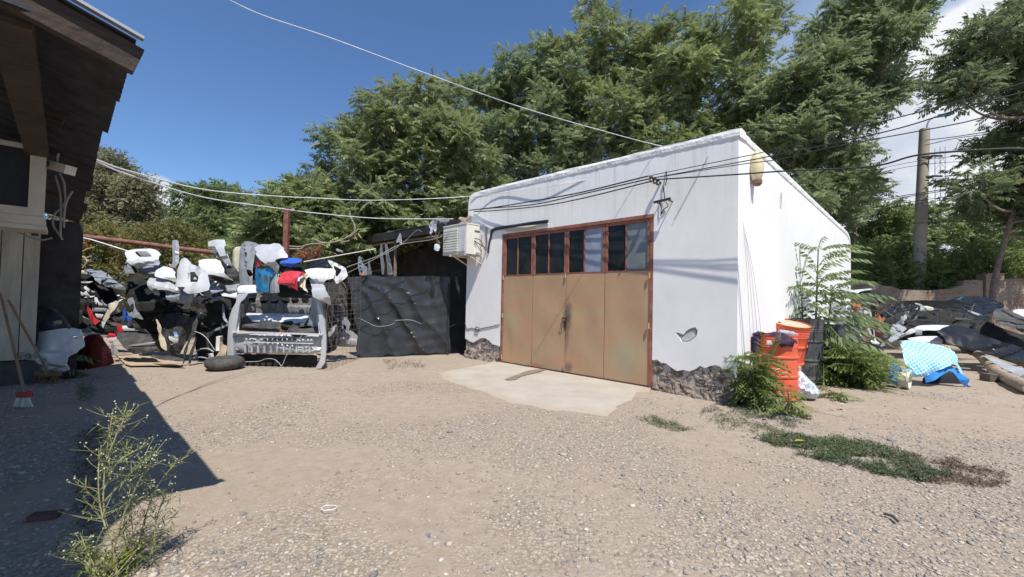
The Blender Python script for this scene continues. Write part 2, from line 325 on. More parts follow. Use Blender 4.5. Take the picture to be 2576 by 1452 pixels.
# ---- concrete apron in front of the doors
def apron():
    C0x, C0y = G(1637, 977)[:2]; bvx, bvy = .709, .705
    vs, tr, ds = trimesh2d([tuple(p) for p in chaikin([tuple(p) for p in SLAB], 1)], [], .18)
    z = np.array([.010+.004*noise.noise(Vector((x*2, y*2, 0))) - .040*math.exp(-d/.16)*(1 if (x-C0x)*bvx+(y-C0y)*bvy < -.25 else 0) for (x, y), d in zip(vs, ds)])
    V, F = thicken(np.column_stack([vs, z]), tr, Z3, .06)
    mA = M('apron', (.385, .345, .29), .9, var=.14, scale=1.6, bump=.25, bscale=90, lo=.3, hi=.7); t_ = mA.node_tree; n_ = t_.nodes.new; b_ = t_.nodes['Principled BSDF']; src = b_.inputs['Base Color'].links[0].from_socket
    at_ = n_('ShaderNodeAttribute'); at_.attribute_name = 'rim'; tc_ = n_('ShaderNodeTexCoord'); nz_ = n_('ShaderNodeTexNoise'); nz_.inputs['Scale'].default_value = 5; nz_.inputs['Detail'].default_value = 8; t_.links.new(tc_.outputs['Object'], nz_.inputs['Vector'])
    ad_ = n_('ShaderNodeMath'); ad_.operation = 'ADD'; t_.links.new(at_.outputs['Fac'], ad_.inputs[0]); t_.links.new(nz_.outputs[0], ad_.inputs[1]); r_ = n_('ShaderNodeMapRange'); r_.inputs[1].default_value = .72; r_.inputs[2].default_value = 1.15; t_.links.new(ad_.outputs[0], r_.inputs[0])
    mx_ = n_('ShaderNodeMixRGB'); mx_.inputs[2].default_value = (.37, .305, .235, 1); t_.links.new(r_.outputs[0], mx_.inputs[0]); t_.links.new(src, mx_.inputs[1]); t_.links.new(mx_.outputs[0], b_.inputs['Base Color'])
    oa = mesh('concrete_apron', V, F, M('apron', (.385, .345, .29), .9, var=.14, scale=1.6, bump=.25, bscale=90, lo=.3, hi=.7), kind='structure')
    rim = np.array([math.exp(-d/.22)*(1 if (x-C0x)*bvx+(y-C0y)*bvy < -.15 else .15) for (x, y), d in zip(vs, ds)]); aa = oa.data.attributes.new('rim', 'FLOAT', 'POINT'); aa.data.foreach_set('value', np.concatenate([rim, rim]).astype(np.float32))
    P = [G(*T(c7, *p))[:2] for p in [(105, 1268), (150, 1248), (200, 1232), (245, 1212), (290, 1203), (345, 1196), (388, 1200), (340, 1216), (270, 1232), (215, 1246), (180, 1268), (130, 1272)]]
    vs, tr, _ = trimesh2d(chaikin([tuple(p) for p in P], 1), [], .1)
    V, F = thicken(np.column_stack([vs, np.full(len(vs), .0225)]), tr, Z3, .003)
    mesh('oil_stain', V, F, M('stain', (.21, .165, .12), .7, var=.2, scale=14), kind='structure')
apron()
# ================================================================ WHITE GARAGE
C0 = G(1850, 1013); DL = G(1260, 912); DR = G(1637, 977); av = nrm((DL-DR)*[1, 1, 0]); bv = np.array([-av[1], av[0], 0]); bv = bv if bv[1] > 0 else -bv
C0 = DR-av*np.dot(DR-PL(1850, 900, DR, bv), av)
C0[2] = 0
LF = float(np.dot(PL(1174, 800, C0, bv)-C0, av)); SB = float(np.dot(PL(2137, 700, C0, av)-C0, bv))
print('corner', C0, 'front len', LF, 'side len', SB)
def Wf(s, h, o=0.0): return C0+av*s+Z3*h-bv*o
def Ws(s, h, o=0.0): return C0+bv*s+Z3*h-av*o
def f2(u, v): p = PL(u, v, C0, bv); return float(np.dot(p-C0, av)), float(p[2])
def s2(u, v): p = PL(u, v, C0, av); return float(np.dot(p-C0, bv)), float(p[2])
def slab2(poly, holes, fn, o0, o1, res=.35):
    vs, tr, ds = trimesh2d(poly, holes, res, .05); nv = np.asarray(fn(0, 0, 1))-np.asarray(fn(0, 0, 0))
    return thicken(np.array([fn(x, y, o1) for x, y in vs]), tr, nv, o1-o0)
mW = M('white_plaster', (.80, .785, .755), .85, var=.07, scale=.9, bump=.12, bscale=7, col2=(.83, .815, .785), lo=.3, hi=.6)
def streaks(mt):
    t = mt.node_tree; n = t.nodes.new; l = t.links.new; b = t.nodes['Principled BSDF']; src = b.inputs['Base Color'].links[0].from_socket
    tcn = n('ShaderNodeTexCoord'); mpn = n('ShaderNodeMapping'); mpn.inputs['Scale'].default_value = (3.2, 3.2, .22); l(tcn.outputs['Object'], mpn.inputs[0])
    a = n('ShaderNodeTexNoise'); a.inputs['Scale'].default_value = 3; a.inputs['Detail'].default_value = 6; a.inputs['Roughness'].default_value = .7; l(mpn.outputs[0], a.inputs['Vector'])
    r = n('ShaderNodeMapRange'); r.inputs[1].default_value = .50; r.inputs[2].default_value = .72; r.inputs[4].default_value = .62; l(a.outputs[0], r.inputs[0])
    sx = n('ShaderNodeSeparateXYZ'); l(tcn.outputs['Object'], sx.inputs[0]); g = n('ShaderNodeMapRange'); g.inputs[1].default_value = 2.3; g.inputs[2].default_value = 3.75; g.inputs[3].default_value = .12; g.inputs[4].default_value = 1.25; l(sx.outputs[2], g.inputs[0])
    ml = n('ShaderNodeMath'); ml.operation = 'MULTIPLY'; l(r.outputs[0], ml.inputs[0]); l(g.outputs[0], ml.inputs[1])
    mx = n('ShaderNodeMixRGB'); mx.inputs[2].default_value = (.50, .47, .43, 1); l(ml.outputs[0], mx.inputs[0]); l(src, mx.inputs[1]); l(mx.outputs[0], b.inputs['Base Color'])
streaks(mW)
mWs = M('side_plaster_white', (.80, .785, .755), .85, var=.05, scale=.9, bump=.15, bscale=7, col2=(.83, .815, .785))
mRub = M('rubble_base', (.17, .135, .11), .95, var=.4, scale=9, bump=1, bscale=22, col2=(.30, .245, .20))
garage = thing('garage_building', 'low white plastered garage with crumbling base and folding doors', 'building', C0)
s0, s1 = f2(1645.5, 700)[0], f2(1262, 800)[0]; dtop = (f2(1648, 538)[1]+f2(1270, 590)[1])/2; dmid = (f2(1645, 682)[1]+f2(1268, 693)[1])/2
HT = f2(1853, 326)[1]; HE = s2(2099, 556)[1]; HL = f2(1300, 457)[1]
print('door', s0, s1, dtop, dmid, 'top', HT, HL, HE)
jag = [f2(u, v) for u, v in [(1647, 906), (1655, 904), (1665, 912), (1678, 914), (1692, 925), (1705, 933), (1722, 930), (1736, 934), (1752, 928), (1763, 920), (1775, 926), (1790, 920), (1803, 918), (1815, 924), (1828, 934), (1839, 930), (1850, 934)]]
jagL = [f2(u, v) for u, v in [(1174, 852), (1183, 858), (1192, 862), (1203, 856), (1213, 850), (1224, 851), (1233, 857), (1241, 866), (1250, 868), (1261, 872)]]
topf = [(LF, HL-.22), (LF-.04, HL-.08), (LF-.18, HL-.015)]+[(LF*k, HL+(HT-HL)*(1-k)+.012*math.sin(k*40)) for k in (.9, .8, .7, .6, .5, .4, .3, .2, .1)]+[(0.06, HT), (0, HT-.02)]
jg = sorted(jag); jl = sorted(jagL)
# front plaster, one sheet that goes round the door
poly = [(0, jg[0][1])]+[p for p in jg if p[0] > .02 and p[0] < s0-.005]+[(s0, jg[-1][1]), (s0, dtop), (s1, dtop), (s1, jl[0][1])]+[p for p in jl if p[0] > s1+.01 and p[0] < LF-.01]+[(LF, jl[-1][1])]+topf
chip = [f2(*T(c8, x, y)) for x, y in [(182, 1072), (205, 1076), (222, 1084), (240, 1062), (262, 1050), (283, 1046), (295, 1064), (288, 1090), (262, 1112), (240, 1120), (214, 1119), (204, 1100)]]
V, F = slab2(poly, [chip], Wf, 0, .03, .3); mesh('front_plaster', V, F, mW, garage, smooth=False)
V, F = slab2([(-.0, .0), (s0, 0), (s0, dtop), (s1, dtop), (s1, 0), (LF, 0), (LF, HL-.25), (LF-.2, HL-.06), (0.0, HT-.06)], [], Wf, -.25, -.004, .6); mesh('front_wall', V, F, M('brick_core', (.42, .38, .34), .9, var=.15, bump=.4, bscale=30), garage, smooth=False)
# flap of plaster curling at the chip
V, F = slab2([f2(*T(c8, x, y)) for x, y in [(200, 1094), (222, 1092), (240, 1072), (258, 1064), (280, 1062), (284, 1088), (258, 1108), (236, 1114), (214, 1112)]], [], Wf, 0, .012, .1); mesh('chipped_plaster', V, F, M('chip_plaster', (.56, .53, .49), .9, bump=.3), garage)
def stone_strip(fn, a0, a1, jagp, name):
    mb = MB(); xs = np.arange(a0, a1+.001, .022); hs = np.arange(-.08, .75, .022); V = []; ix = {}
    jx = [p[0] for p in jagp]; jh = [p[1] for p in jagp]
    for i, x in enumerate(xs):
        top = np.interp(x, jx, jh)+.03
        for j, h in enumerate(hs):
            hh = min(h, top); d = .010+.045*noise.noise(Vector((x*7, hh*9, 3)))+.03*noise.noise(Vector((x*17, hh*19, 1)))+.015*noise.noise(Vector((x*41, hh*41, 6)))
            foot = .07*max(0, 1-hh/.2); V.append(fn(x, hh, min(d-.01, .028)+foot if hh < top-.08 else min(d-.01, .012))); ix[i, j] = len(V)-1
    F = [(ix[i, j], ix[i+1, j], ix[i+1, j+1], ix[i, j+1]) for i in range(len(xs)-1) for j in range(len(hs)-1)]
    mesh(name, V, F, mRub, garage, smooth=False)
stone_strip(Wf, -.04, s0-.01, jg, 'rubble_base'); stone_strip(Wf, s1+.01, LF, jl, 'rubble_base')
# side wall
zs = lambda s: HT+(HE-HT)*s/s2(2099, 556)[0]
tops = [(SB, zs(SB)-.35), (SB-.15, zs(SB)-.1), (SB-.5, zs(SB))]+[(SB*k, zs(SB*k)+.014*math.sin(k*55)) for k in (.85, .75, .65, .55, .45, .35, .25, .15, .07)]+[(0.031, HT)]
sj = [(s, .30+.1*noise.noise(Vector((s*3, 1, 1)))) for s in np.arange(.1, SB, .12)]
dent = [s2(*T(c8, x, y)) for x, y in [(696, 372), (704, 366), (702, 392), (703, 430), (698, 452), (693, 440), (692, 400)]]
V, F = slab2([(-.03, .34)]+[p for p in sj if p[0] < SB-.05]+[(SB, .3)]+tops+[(-.03, HT-.01)], [], Ws, 0, .03, .4); mesh('side_plaster', V, F, mWs, garage, smooth=False)
V, F = slab2(dent, [], Ws, .031, .035, .2); mesh('plaster_scar', V, F, M('scar', (.52, .50, .47), .9), garage)
V, F = slab2([(.25, 0), (SB, 0), (SB, zs(SB)-.4), (.25, HT-.05)], [], Ws, -.25, -.004, 1); mesh('side_wall', V, F, MC['brick_core'], garage, smooth=False)
stone_strip(lambda x, h, o: Ws(x, h, o), -.02, SB, [(0, .36)]+sj, 'rubble_base')
# hidden walls and roof
B_ = lambda s, t, h: C0+av*s+bv*t+Z3*h
mb = MB(); mb.box(B_(LF-.25, .25, 0), av, bv, Z3, .25, SB-.25, HL-.35); mb.box(B_(.25, SB-.25, 0), av, bv, Z3, LF-.5, .25, zs(SB)-.4); mb.build('rear_walls', mW, garage)
mb = MB(); q = [B_(.1, .1, HT-.25), B_(LF-.1, .1, HL-.3), B_(LF-.1, SB-.1, zs(SB)-.45), B_(.1, SB-.1, zs(SB)-.45)]; mb.add(q+[p-Z3*.08 for p in q], [(0, 1, 2, 3), (7, 6, 5, 4), (0, 4, 5, 1), (1, 5, 6, 2), (2, 6, 7, 3), (3, 7, 4, 0)]); mb.build('roof', M('tin', (.3, .3, .3), .5, .6), garage)
# rough coping along both tops
def coping(fn, a0, a1, hfun, name):
    V = []; F = []; ss = np.arange(a0, a1, .04); sec = [(.031, -.10), (.042, -.085), (.046, -.03), (.036, .012), (-.05, .035), (-.2, .02), (-.25, -.08)]; k = len(sec)
    for s in ss:
        for (o, h) in sec:
            nn = noise.noise(Vector((s*6, o*30, h*30))); V.append(fn(s, hfun(s)+h+.008*nn, o+.007*nn+.005*noise.noise(Vector((s*19, 3, h*9)))))
    F = [(i*k+j, i*k+j+1, (i+1)*k+j+1, (i+1)*k+j) for i in range(len(ss)-1) for j in range(k-1)]+[tuple(range(k)), tuple((len(ss)-1)*k+j for j in range(k))[::-1]]
    mesh(name, V, F, M('coping', (.74, .73, .70), .9, var=.06, bump=.5, bscale=25), garage, smooth=False)
coping(Wf, -.05, LF-.1, lambda s: HT+(HL-HT)*s/LF-.02-(.15*max(0, (s-LF+.45)/.4)**2), 'coping')
coping(Ws, -.0, SB-.2, lambda s: zs(s)-.02-(.2*max(0, (s-SB+.8)/.7)**2), 'coping')
# ---- folding doors
mOx = M('oxide_frame', (.27, .105, .07), .7, var=.3, scale=9, bump=.2, dirt=.4)
mDoor = M('door_tin', (.43, .272, .155), .62, var=.0, scale=1.1, col2=(.42, .285, .165), lo=.38, hi=.62, bump=.12, bscale=6, stretch=(1, 1, 2.2), dirt=.25)
def door_marks():
    t = mDoor.node_tree; n = t.nodes.new; l = t.links.new; b = t.nodes['Principled BSDF']; src = b.inputs['Base Color'].links[0].from_socket; tcn = n('ShaderNodeTexCoord')
    a = n('ShaderNodeTexNoise'); a.inputs['Scale'].default_value = 1.5; a.inputs['Detail'].default_value = 4; mp_ = n('ShaderNodeMapping'); mp_.inputs['Scale'].default_value = (.6, .6, 2.8); mp_.inputs['Location'].default_value = (4, 2, 7); l(tcn.outputs['Object'], mp_.inputs[0]); l(mp_.outputs[0], a.inputs['Vector'])
    r = n('ShaderNodeMapRange'); r.inputs[1].default_value = .52; r.inputs[2].default_value = .66; r.inputs[4].default_value = .85; l(a.outputs[0], r.inputs[0])
    mx = n('ShaderNodeMixRGB'); mx.inputs[2].default_value = (.47, .255, .145, 1); l(r.outputs[0], mx.inputs[0]); l(src, mx.inputs[1]); last = mx.outputs[0]
    for (s, h, rx, rz, col, k) in [((s0+s1)/2-.05, 1.05, .10, .30, (.08, .075, .07), .8), ((s0+s1)/2-.03, .75, .06, .4, (.12, .09, .07), .6), (s0+.45, .45, .28, .38, (.36, .34, .21), .6), ((s0+s1)/2-.08, .12, .10, .10, (.1, .09, .08), .7), (s1-.3, .85, .3, .15, (.34, .34, .18), .6), ((s0+s1)/2+.7, .06, .18, .06, (.35, .12, .07), .7)]:
        c = Wf(s, h)-WL[garage.name]; m2 = n('ShaderNodeMapping'); m2.vector_type = 'POINT'; m2.inputs['Location'].default_value = [-c[0]/rx, -c[1]/rx, -c[2]/rz]; m2.inputs['Scale'].default_value = (1/rx, 1/rx, 1/rz); l(tcn.outputs['Object'], m2.inputs[0])
        ln = n('ShaderNodeVectorMath'); ln.operation = 'LENGTH'; l(m2.outputs[0], ln.inputs[0]); nn = n('ShaderNodeTexNoise'); nn.inputs['Scale'].default_value = 9; nn.inputs['Detail'].default_value = 6; l(tcn.outputs['Object'], nn.inputs['Vector'])
        ad = n('ShaderNodeMath'); ad.operation = 'ADD'; l(ln.outputs['Value'], ad.inputs[0]); l(nn.outputs[0], ad.inputs[1]); r2 = n('ShaderNodeMapRange'); r2.inputs[1].default_value = 1.75; r2.inputs[2].default_value = .85; r2.inputs[4].default_value = k; l(ad.outputs[0], r2.inputs[0])
        m3 = n('ShaderNodeMixRGB'); m3.inputs[2].default_value = (*col, 1); l(r2.outputs[0], m3.inputs[0]); l(last, m3.inputs[1]); last = m3.outputs[0]
    l(last, b.inputs['Base Color'])
door_marks()
fr = MB(); tw = .055
fr.box(Wf(s0, .0, .03), av, bv, Z3, tw, .09, dtop-tw); fr.box(Wf(s1-tw, .0, .03), av, bv, Z3, tw, .09, dtop-tw); fr.box(Wf(s0, dtop-tw, .036), av, bv, Z3, s1-s0, .1, tw)
fd = fr.build('garage_door', mOx, garage)
# panes are opaque; the dark ones carry the room's gloom in their colour
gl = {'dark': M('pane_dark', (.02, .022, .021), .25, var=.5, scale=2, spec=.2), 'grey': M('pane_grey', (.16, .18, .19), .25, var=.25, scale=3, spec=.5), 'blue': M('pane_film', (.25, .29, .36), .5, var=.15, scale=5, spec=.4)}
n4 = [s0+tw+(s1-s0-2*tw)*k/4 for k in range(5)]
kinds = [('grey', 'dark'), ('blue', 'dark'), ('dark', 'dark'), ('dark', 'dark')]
def tinpanel(a, b, name='door_leaf'):
    xs = np.linspace(a+.006, b-.006, 14); hs = np.linspace(.035, dmid, 22); V = []
    for x in xs:
        for h in hs:
            e = min(1, min(x-a-.006, b-.006-x)/.12, (h-.035)/.12, (dmid-h)/.12); V.append(Wf(x, h, .012+.016*e*noise.noise(Vector((x*2.1, h*1.7, 5)))+.004*e*noise.noise(Vector((x*9, h*7, 2)))))
    k = len(hs); tr = [(i*k+j, (i+1)*k+j, (i+1)*k+j+1, i*k+j+1) for i in range(len(xs)-1) for j in range(k-1)]
    V, F = thicken(V, tr, -bv, .03); return mesh(name, V, F, mDoor, garage)
for k in range(4):
    a, b = n4[k], n4[k+1]; leaf = tinpanel(a, b)
    wf = MB(); e = .045; h0, h1 = dmid+.003, dtop-tw-.006; mid = (a+b)/2+.02
    wf.box(Wf(a+.004, h0, .02), av, bv, Z3, e, .05, h1-h0); wf.box(Wf(b-e-.004, h0, .02), av, bv, Z3, e, .05, h1-h0); wf.box(Wf(a+e+.004, h1-e, .018), av, bv, Z3, b-a-2*e-.008, .046, e)
    wf.box(Wf(a+e+.004, h0, .018), av, bv, Z3, b-a-2*e-.008, .046, .012); wf.box(Wf(mid-.012, h0+.012, .012), av, bv, Z3, .024, .034, h1-h0-e-.012); wfo = wf.build('window_frame', mOx, garage)
    for j, (x0, x1) in enumerate(((a+e+.004, mid-.012), (mid+.012, b-e-.004))):
        p = MB(); p.box(Wf(x0, h0+.012, -.004), av, bv, Z3, x1-x0, .005, h1-h0-e-.012); p.build('pane', gl[kinds[k][j]], wfo)
    if k in (1, 3):
        for h in (.12, .98, 1.76):
            hb = MB(); hb.tube([Wf(b-.0, h-.045, .035), Wf(b-.0, h+.045, .035)], .014, 8); hb.build('hinge', mDoor, leaf)
    if k == 0:
        for h in (.95, 1.72): hb = MB(); hb.tube([Wf(a, h-.045, .05), Wf(a, h+.045, .05)], .014, 8); hb.build('hinge', mDoor, leaf)
    if k == 2:
        hb = MB(); sm_ = n4[2]; hb.box(Wf(sm_-.05, .98, .05), av, bv, Z3, .1, .02, .025); hb.tube(arc([Wf(sm_, 1.02, .06), Wf(sm_-.03, .96, .07), Wf(sm_, .90, .06), Wf(sm_+.03, .96, .07), Wf(sm_, 1.02, .06)], 5), .006, 6); hb.box(Wf(sm_-.02, .82, .03), av, bv, Z3, .035, .02, .12); hb.build('latch', M('dark_iron', (.06, .05, .045), .5, .5, var=.4, scale=20), leaf)
# dark lip along the foot of the doors, padding strips over the lintel
mb = MB(); mb.box(Wf(n4[0], .012, .02), av, bv, Z3, n4[4]-n4[0], .05, .02); mb.build('threshold', M('rust_dark', (.09, .05, .035), .8), fd)
mb = MB()
lp = [Wf(*f2(*T(c7, x, y)), .05) for x, y in [(25, 262), (40, 242), (80, 232), (180, 218), (300, 200), (410, 186)]]; mb.tube(arc(lp, 6), .035, 8)
lp = [Wf(*f2(*T(c7, x, y)), .045) for x, y in [(25, 262), (18, 300), (8, 345), (2, 400)]]; mb.tube(arc(lp, 6), .022, 8)
mb.build('insulated_pipe', M('black_foam', (.03, .03, .035), .6, bump=.4), garage)
mb = MB(); lp = [Wf(*f2(*T(c7, x, y)), .04) for x, y in [(115, 244), (200, 236), (300, 222), (410, 202)]]; mb.tube(lp, [.03, .05, .045, .02], 8); mb.build('foam_filler', M('foam', (.52, .46, .36), .9, bump=.8, bscale=40), garage)
mb = MB(); lp = arc([Wf(*f2(*T(c8, x, y)), .034) for x, y in [(2, 168), (120, 140), (250, 115), (380, 92), (485, 72)]], 8); mb.tube(lp, .004, 5)
mb.build('hairline_ledge', M('crack', (.30, .29, .28), .9), garage)
# bulging foot lamp / photocell housing on the side wall
lm = thing('wall_lamp', 'yellowed oval floodlight high on the white side wall near the corner', 'wall lamp', Ws(*s2(1884, 440), .04))
sc_, hc_ = s2(1884, 430); V = []; F = []
for i in range(13):
    for k in range(16):
        t = i/12; r = math.sin(math.pi*min(t*.92+.04, 1))**.6; a = 2*math.pi*k/16; V.append(Ws(sc_+.10*r*math.cos(a), hc_+.26-.46*t, .10+.09*r*math.sin(a)))
F = [(i*16+k, i*16+(k+1) % 16, (i+1)*16+(k+1) % 16, (i+1)*16+k) for i in range(12) for k in range(16)]+[tuple(range(15, -1, -1)), tuple(12*16+k for k in range(16))]
mesh('housing', V, F, M('yellowed', (.60, .52, .33), .5, var=.15), lm)
mb = MB(); mb.lathe(Ws(sc_, hc_-.235, .11), Z3, [(.035, 0), (.06, .03), (.062, .08)], 14); mb.build('reflector', M('lampbrown', (.20, .12, .07), .5), lm)
mb = MB(); mb.box(Ws(sc_-.02, hc_-.1, .03), bv, -av, Z3, .04, .06, .2); mb.build('bracket', M('lampb', (.4, .38, .3), .6), lm)
# ---- air conditioner condenser
ac = thing('air_conditioner', 'cream outdoor air conditioning unit bracketed at the left end of the white wall', 'air conditioner', Wf(LF-.25, 2.15, 0))
mAC = M('ac_cream', (.66, .64, .57), .45, var=.06, scale=3, dirt=.12)
sA = LF-.55; sB_ = LF+.28; hA = f2(1222, 640)[1]-.02; hB = f2(1200, 560)[1]-.12; oA, oB = .14, .50
def acbox(mb, a, b, h0, h1, o0, o1): return mb.box(Wf(a, h0, o1), av, bv, Z3, b-a, o1-o0, h1-h0)
mb = acbox(MB(), sA, sB_, hA, hB, oA, oB); body = mb.build('casing', mAC, ac)
mb = MB(); acbox(mb, sA-.008, sB_+.008, hB-.002, hB+.022, oA-.01, oB+.012); mb.build('lid', mAC, ac)
mb = MB()
for k in range(9): h = hA+.07+k*(hB-hA-.13)/9; mb.box(Wf(sA+.30, h, oB+.022), av, nrm(bv-Z3*.0), Z3, .5, .02, (hB-hA-.13)/9-.018)
mb.build('grille', mAC, ac)
mb = MB(); mb.box(Wf(sA+.035, hA+.05, oB+.012), av, bv, Z3, .23, .01, hB-hA-.12); mb.build('panel', M('ac_panel', (.58, .57, .54), .4), ac)
mb = MB(); mb.box(Wf(sA+.005, hB-.15, oB-.22), -av, bv, Z3, .012, .14, .035); mb.build('handle_slot', M('slot', (.10, .10, .10), .6), ac)
mb = MB(); mb.box(Wf(sA, hA+.04, oB-.26), -av, bv, Z3, .04, .14, .13); mb.build('valve_cover', mAC, ac)
for z in (0, .09):
    mb = MB(); mb.tube(arc([Wf(sA-.03, hA+.34-z*.6, oB-.2), Wf(sA-.09, hA+.3-z, oA+.05), Wf(sA-.14, hA+.1+z, .06), Wf(sA-.10-z*.2, hA+.6, .05)], 8), .012, 6); mb.build('hose', M('hose', (.12, .12, .12), .6), ac)
for s in (sA+.04, sB_-.28):
    mb = MB(); mb.bar(Wf(s, hA-.02, .0), Wf(s, hA-.02, oB+.02), .035, .04); mb.bar(Wf(s, hA-.05, .03), Wf(s, hA+.45, .02), .035, .03); mb.bar(Wf(s, hA-.03, oB-.1), Wf(s, hA-.2, .01), .025); mb.build('bracket', M('rusty_white', (.50, .42, .34), .7, var=.35, scale=15), ac)
# broken brick stub at the left top end
mb = MB(); bs, bh = f2(1184, 548); bs = LF-.04
for i in range(9): mb.box(Wf(bs+random.uniform(-.1, .22), bh+random.uniform(-.14, .1), random.uniform(.02, .1)), nrm(av+Z3*random.uniform(-.4, .4)), bv, nrm(Z3+av*random.uniform(-.4, .4)), random.uniform(.08, .2), .12, random.uniform(.03, .07))
mb.build('brick_stub', M('stub', (.45, .33, .26), .9, var=.4, scale=12, bump=.5), garage)
# loose wires on the wall
mb = MB(); mb.tube(arc([Wf(*f2(*T(c6, x, y)), .04) for x, y in [(985, 1040), (1000, 1085), (1040, 1078), (1075, 1092), (1120, 1080), (1180, 1068), (1250, 1052)]], 6), .008, 5)
mb.tube(arc([Wf(*f2(*T(c6, x, y)), .05) for x, y in [(1070, 1070), (1095, 1080), (1085, 1105), (1062, 1095), (1075, 1068)]], 6), .01, 5); mb.build('wire_hook', M('wire_grey', (.14, .13, .12), .5, .3), garage)
mb = MB()
for i in range(4): mb.tube(arc([Ws(*s2(1857+i*3, 560+i*14), .06), Ws(*s2(1866+i*6, 700), .07), Ws(*s2(1872+i*10, 860), .08)], 8), .0022, 4)
mb.build('hanging_wires', M('thin_wire', (.30, .29, .28), .5), garage)
# ================================================================ FOLIAGE
def leafmat(name, col, tr=.48, var=.3, rough=.55):
    mt = M(name, col, rough, var=var, scale=1.1, col2=[col[0]*1.35+.012, col[1]*1.2+.01, col[2]*1.05], lo=.3, hi=.7, trans=tr, spec=.5); return mt
def frond(n=9, L=1.0, wl=.34, ww=.10, droop=.35, leafdroop=.5, rs=0):
    """one pinnate leaf along +x: paired pointed leaflets hanging from a drooping rib"""
    r = random.Random(rs); V = []; F = []
    def pt(t): return np.array([t*L*(1-.12*t), 0, -droop*L*t*t])
    for i in range(n+1):
        t = .16+.84*i/n; p = pt(t); sz = (math.sin(math.pi*min(1, .25+.62*(1-t)+.1))*.75+.3)*wl*L*r.uniform(.85, 1.1)
        for sd in ((1, -1) if i < n else (0,)):
            ang = r.uniform(.95, 1.25) if sd else 0; ld = leafdroop*r.uniform(.6, 1.4)
            d = nrm([math.cos(ang), math.sin(ang)*(sd or 0), -ld]); sdv = nrm(np.cross(d, [0, 0, 1])); b = len(V); w_ = ww*L*r.uniform(.8, 1.2)
            V += [p, p+d*sz*.36+sdv*w_/2, p+d*sz, p+d*sz*.36-sdv*w_/2]; F.append((b, b+1, b+2, b+3))
    for a, c in ((0, .35), (.35, .7), (.7, 1)):
        p, q = pt(a), pt(c); b = len(V); w_ = .012*L; V += [p+[0, w_, 0], p-[0, w_, 0], q-[0, w_*.6, 0], q+[0, w_*.6, 0]]; F.append((b, b+1, b+2, b+3))
    return np.array(V), np.array(F)
FT = [frond(6, 1, .36, .125, .05+.09*k, .45+.35*(k % 3), k) for k in range(6)]
FN = [frond(7, 1, .34, .10, .25+.2*k, .6+.3*(k % 3), 20+k) for k in range(5)]
def leafy(n=7, rs=0):
    """a twig with simple oval leaves"""
    r = random.Random(rs); V = []; F = []
    for i in range(n):
        t = (i+.5)/n; p = np.array([t, r.uniform(-.1, .1), r.uniform(-.1, .1)]); a = r.uniform(0, 6.28); d = nrm([.5, math.cos(a), math.sin(a)*.7-.3]); s = nrm(np.cross(d, [r.uniform(-1, 1), .3, 1])); b = len(V)
        z = r.uniform(.22, .36); V += [p, p+d*z*.5+s*z*.27, p+d*z, p+d*z*.5-s*z*.27]; F.append((b, b+1, b+2, b+3))
    return np.array(V), np.array(F)
FL = [leafy(8, k) for k in range(5)]
def scatter(templates, P, D, S, rng, rollspread=.5):
    """templates placed at P, pointing along D, scaled S; returns verts, quads"""
    P, D, S = np.asarray(P), np.asarray(D), np.asarray(S); D = D/np.maximum(np.linalg.norm(D, axis=1, keepdims=True), 1e-6)
    Yv = np.cross(np.array([0, 0, 1.0])+rng.normal(0, rollspread*.5, D.shape), D); Yv /= np.maximum(np.linalg.norm(Yv, axis=1, keepdims=True), 1e-6); Zv = np.cross(D, Yv)
    Vs = []; Fs = []; off = 0; pick = rng.integers(0, len(templates), len(P))
    for k, (V0, F0) in enumerate(templates):
        ix = np.where(pick == k)[0]
        if not len(ix): continue
        R = np.stack([D[ix], Yv[ix], Zv[ix]], 2); W = np.einsum('nij,vj->nvi', R, V0)*S[ix, None, None]+P[ix, None]
        Vs.append(W.reshape(-1, 3)); Fs.append((F0[None]+(np.arange(len(ix))*len(V0))[:, None, None]+off).reshape(-1, 4)); off += len(ix)*len(V0)
    return np.concatenate(Vs), np.concatenate(Fs)
mBark = M('bark', (.17, .135, .105), .9, var=.35, scale=14, bump=.6, bscale=40)
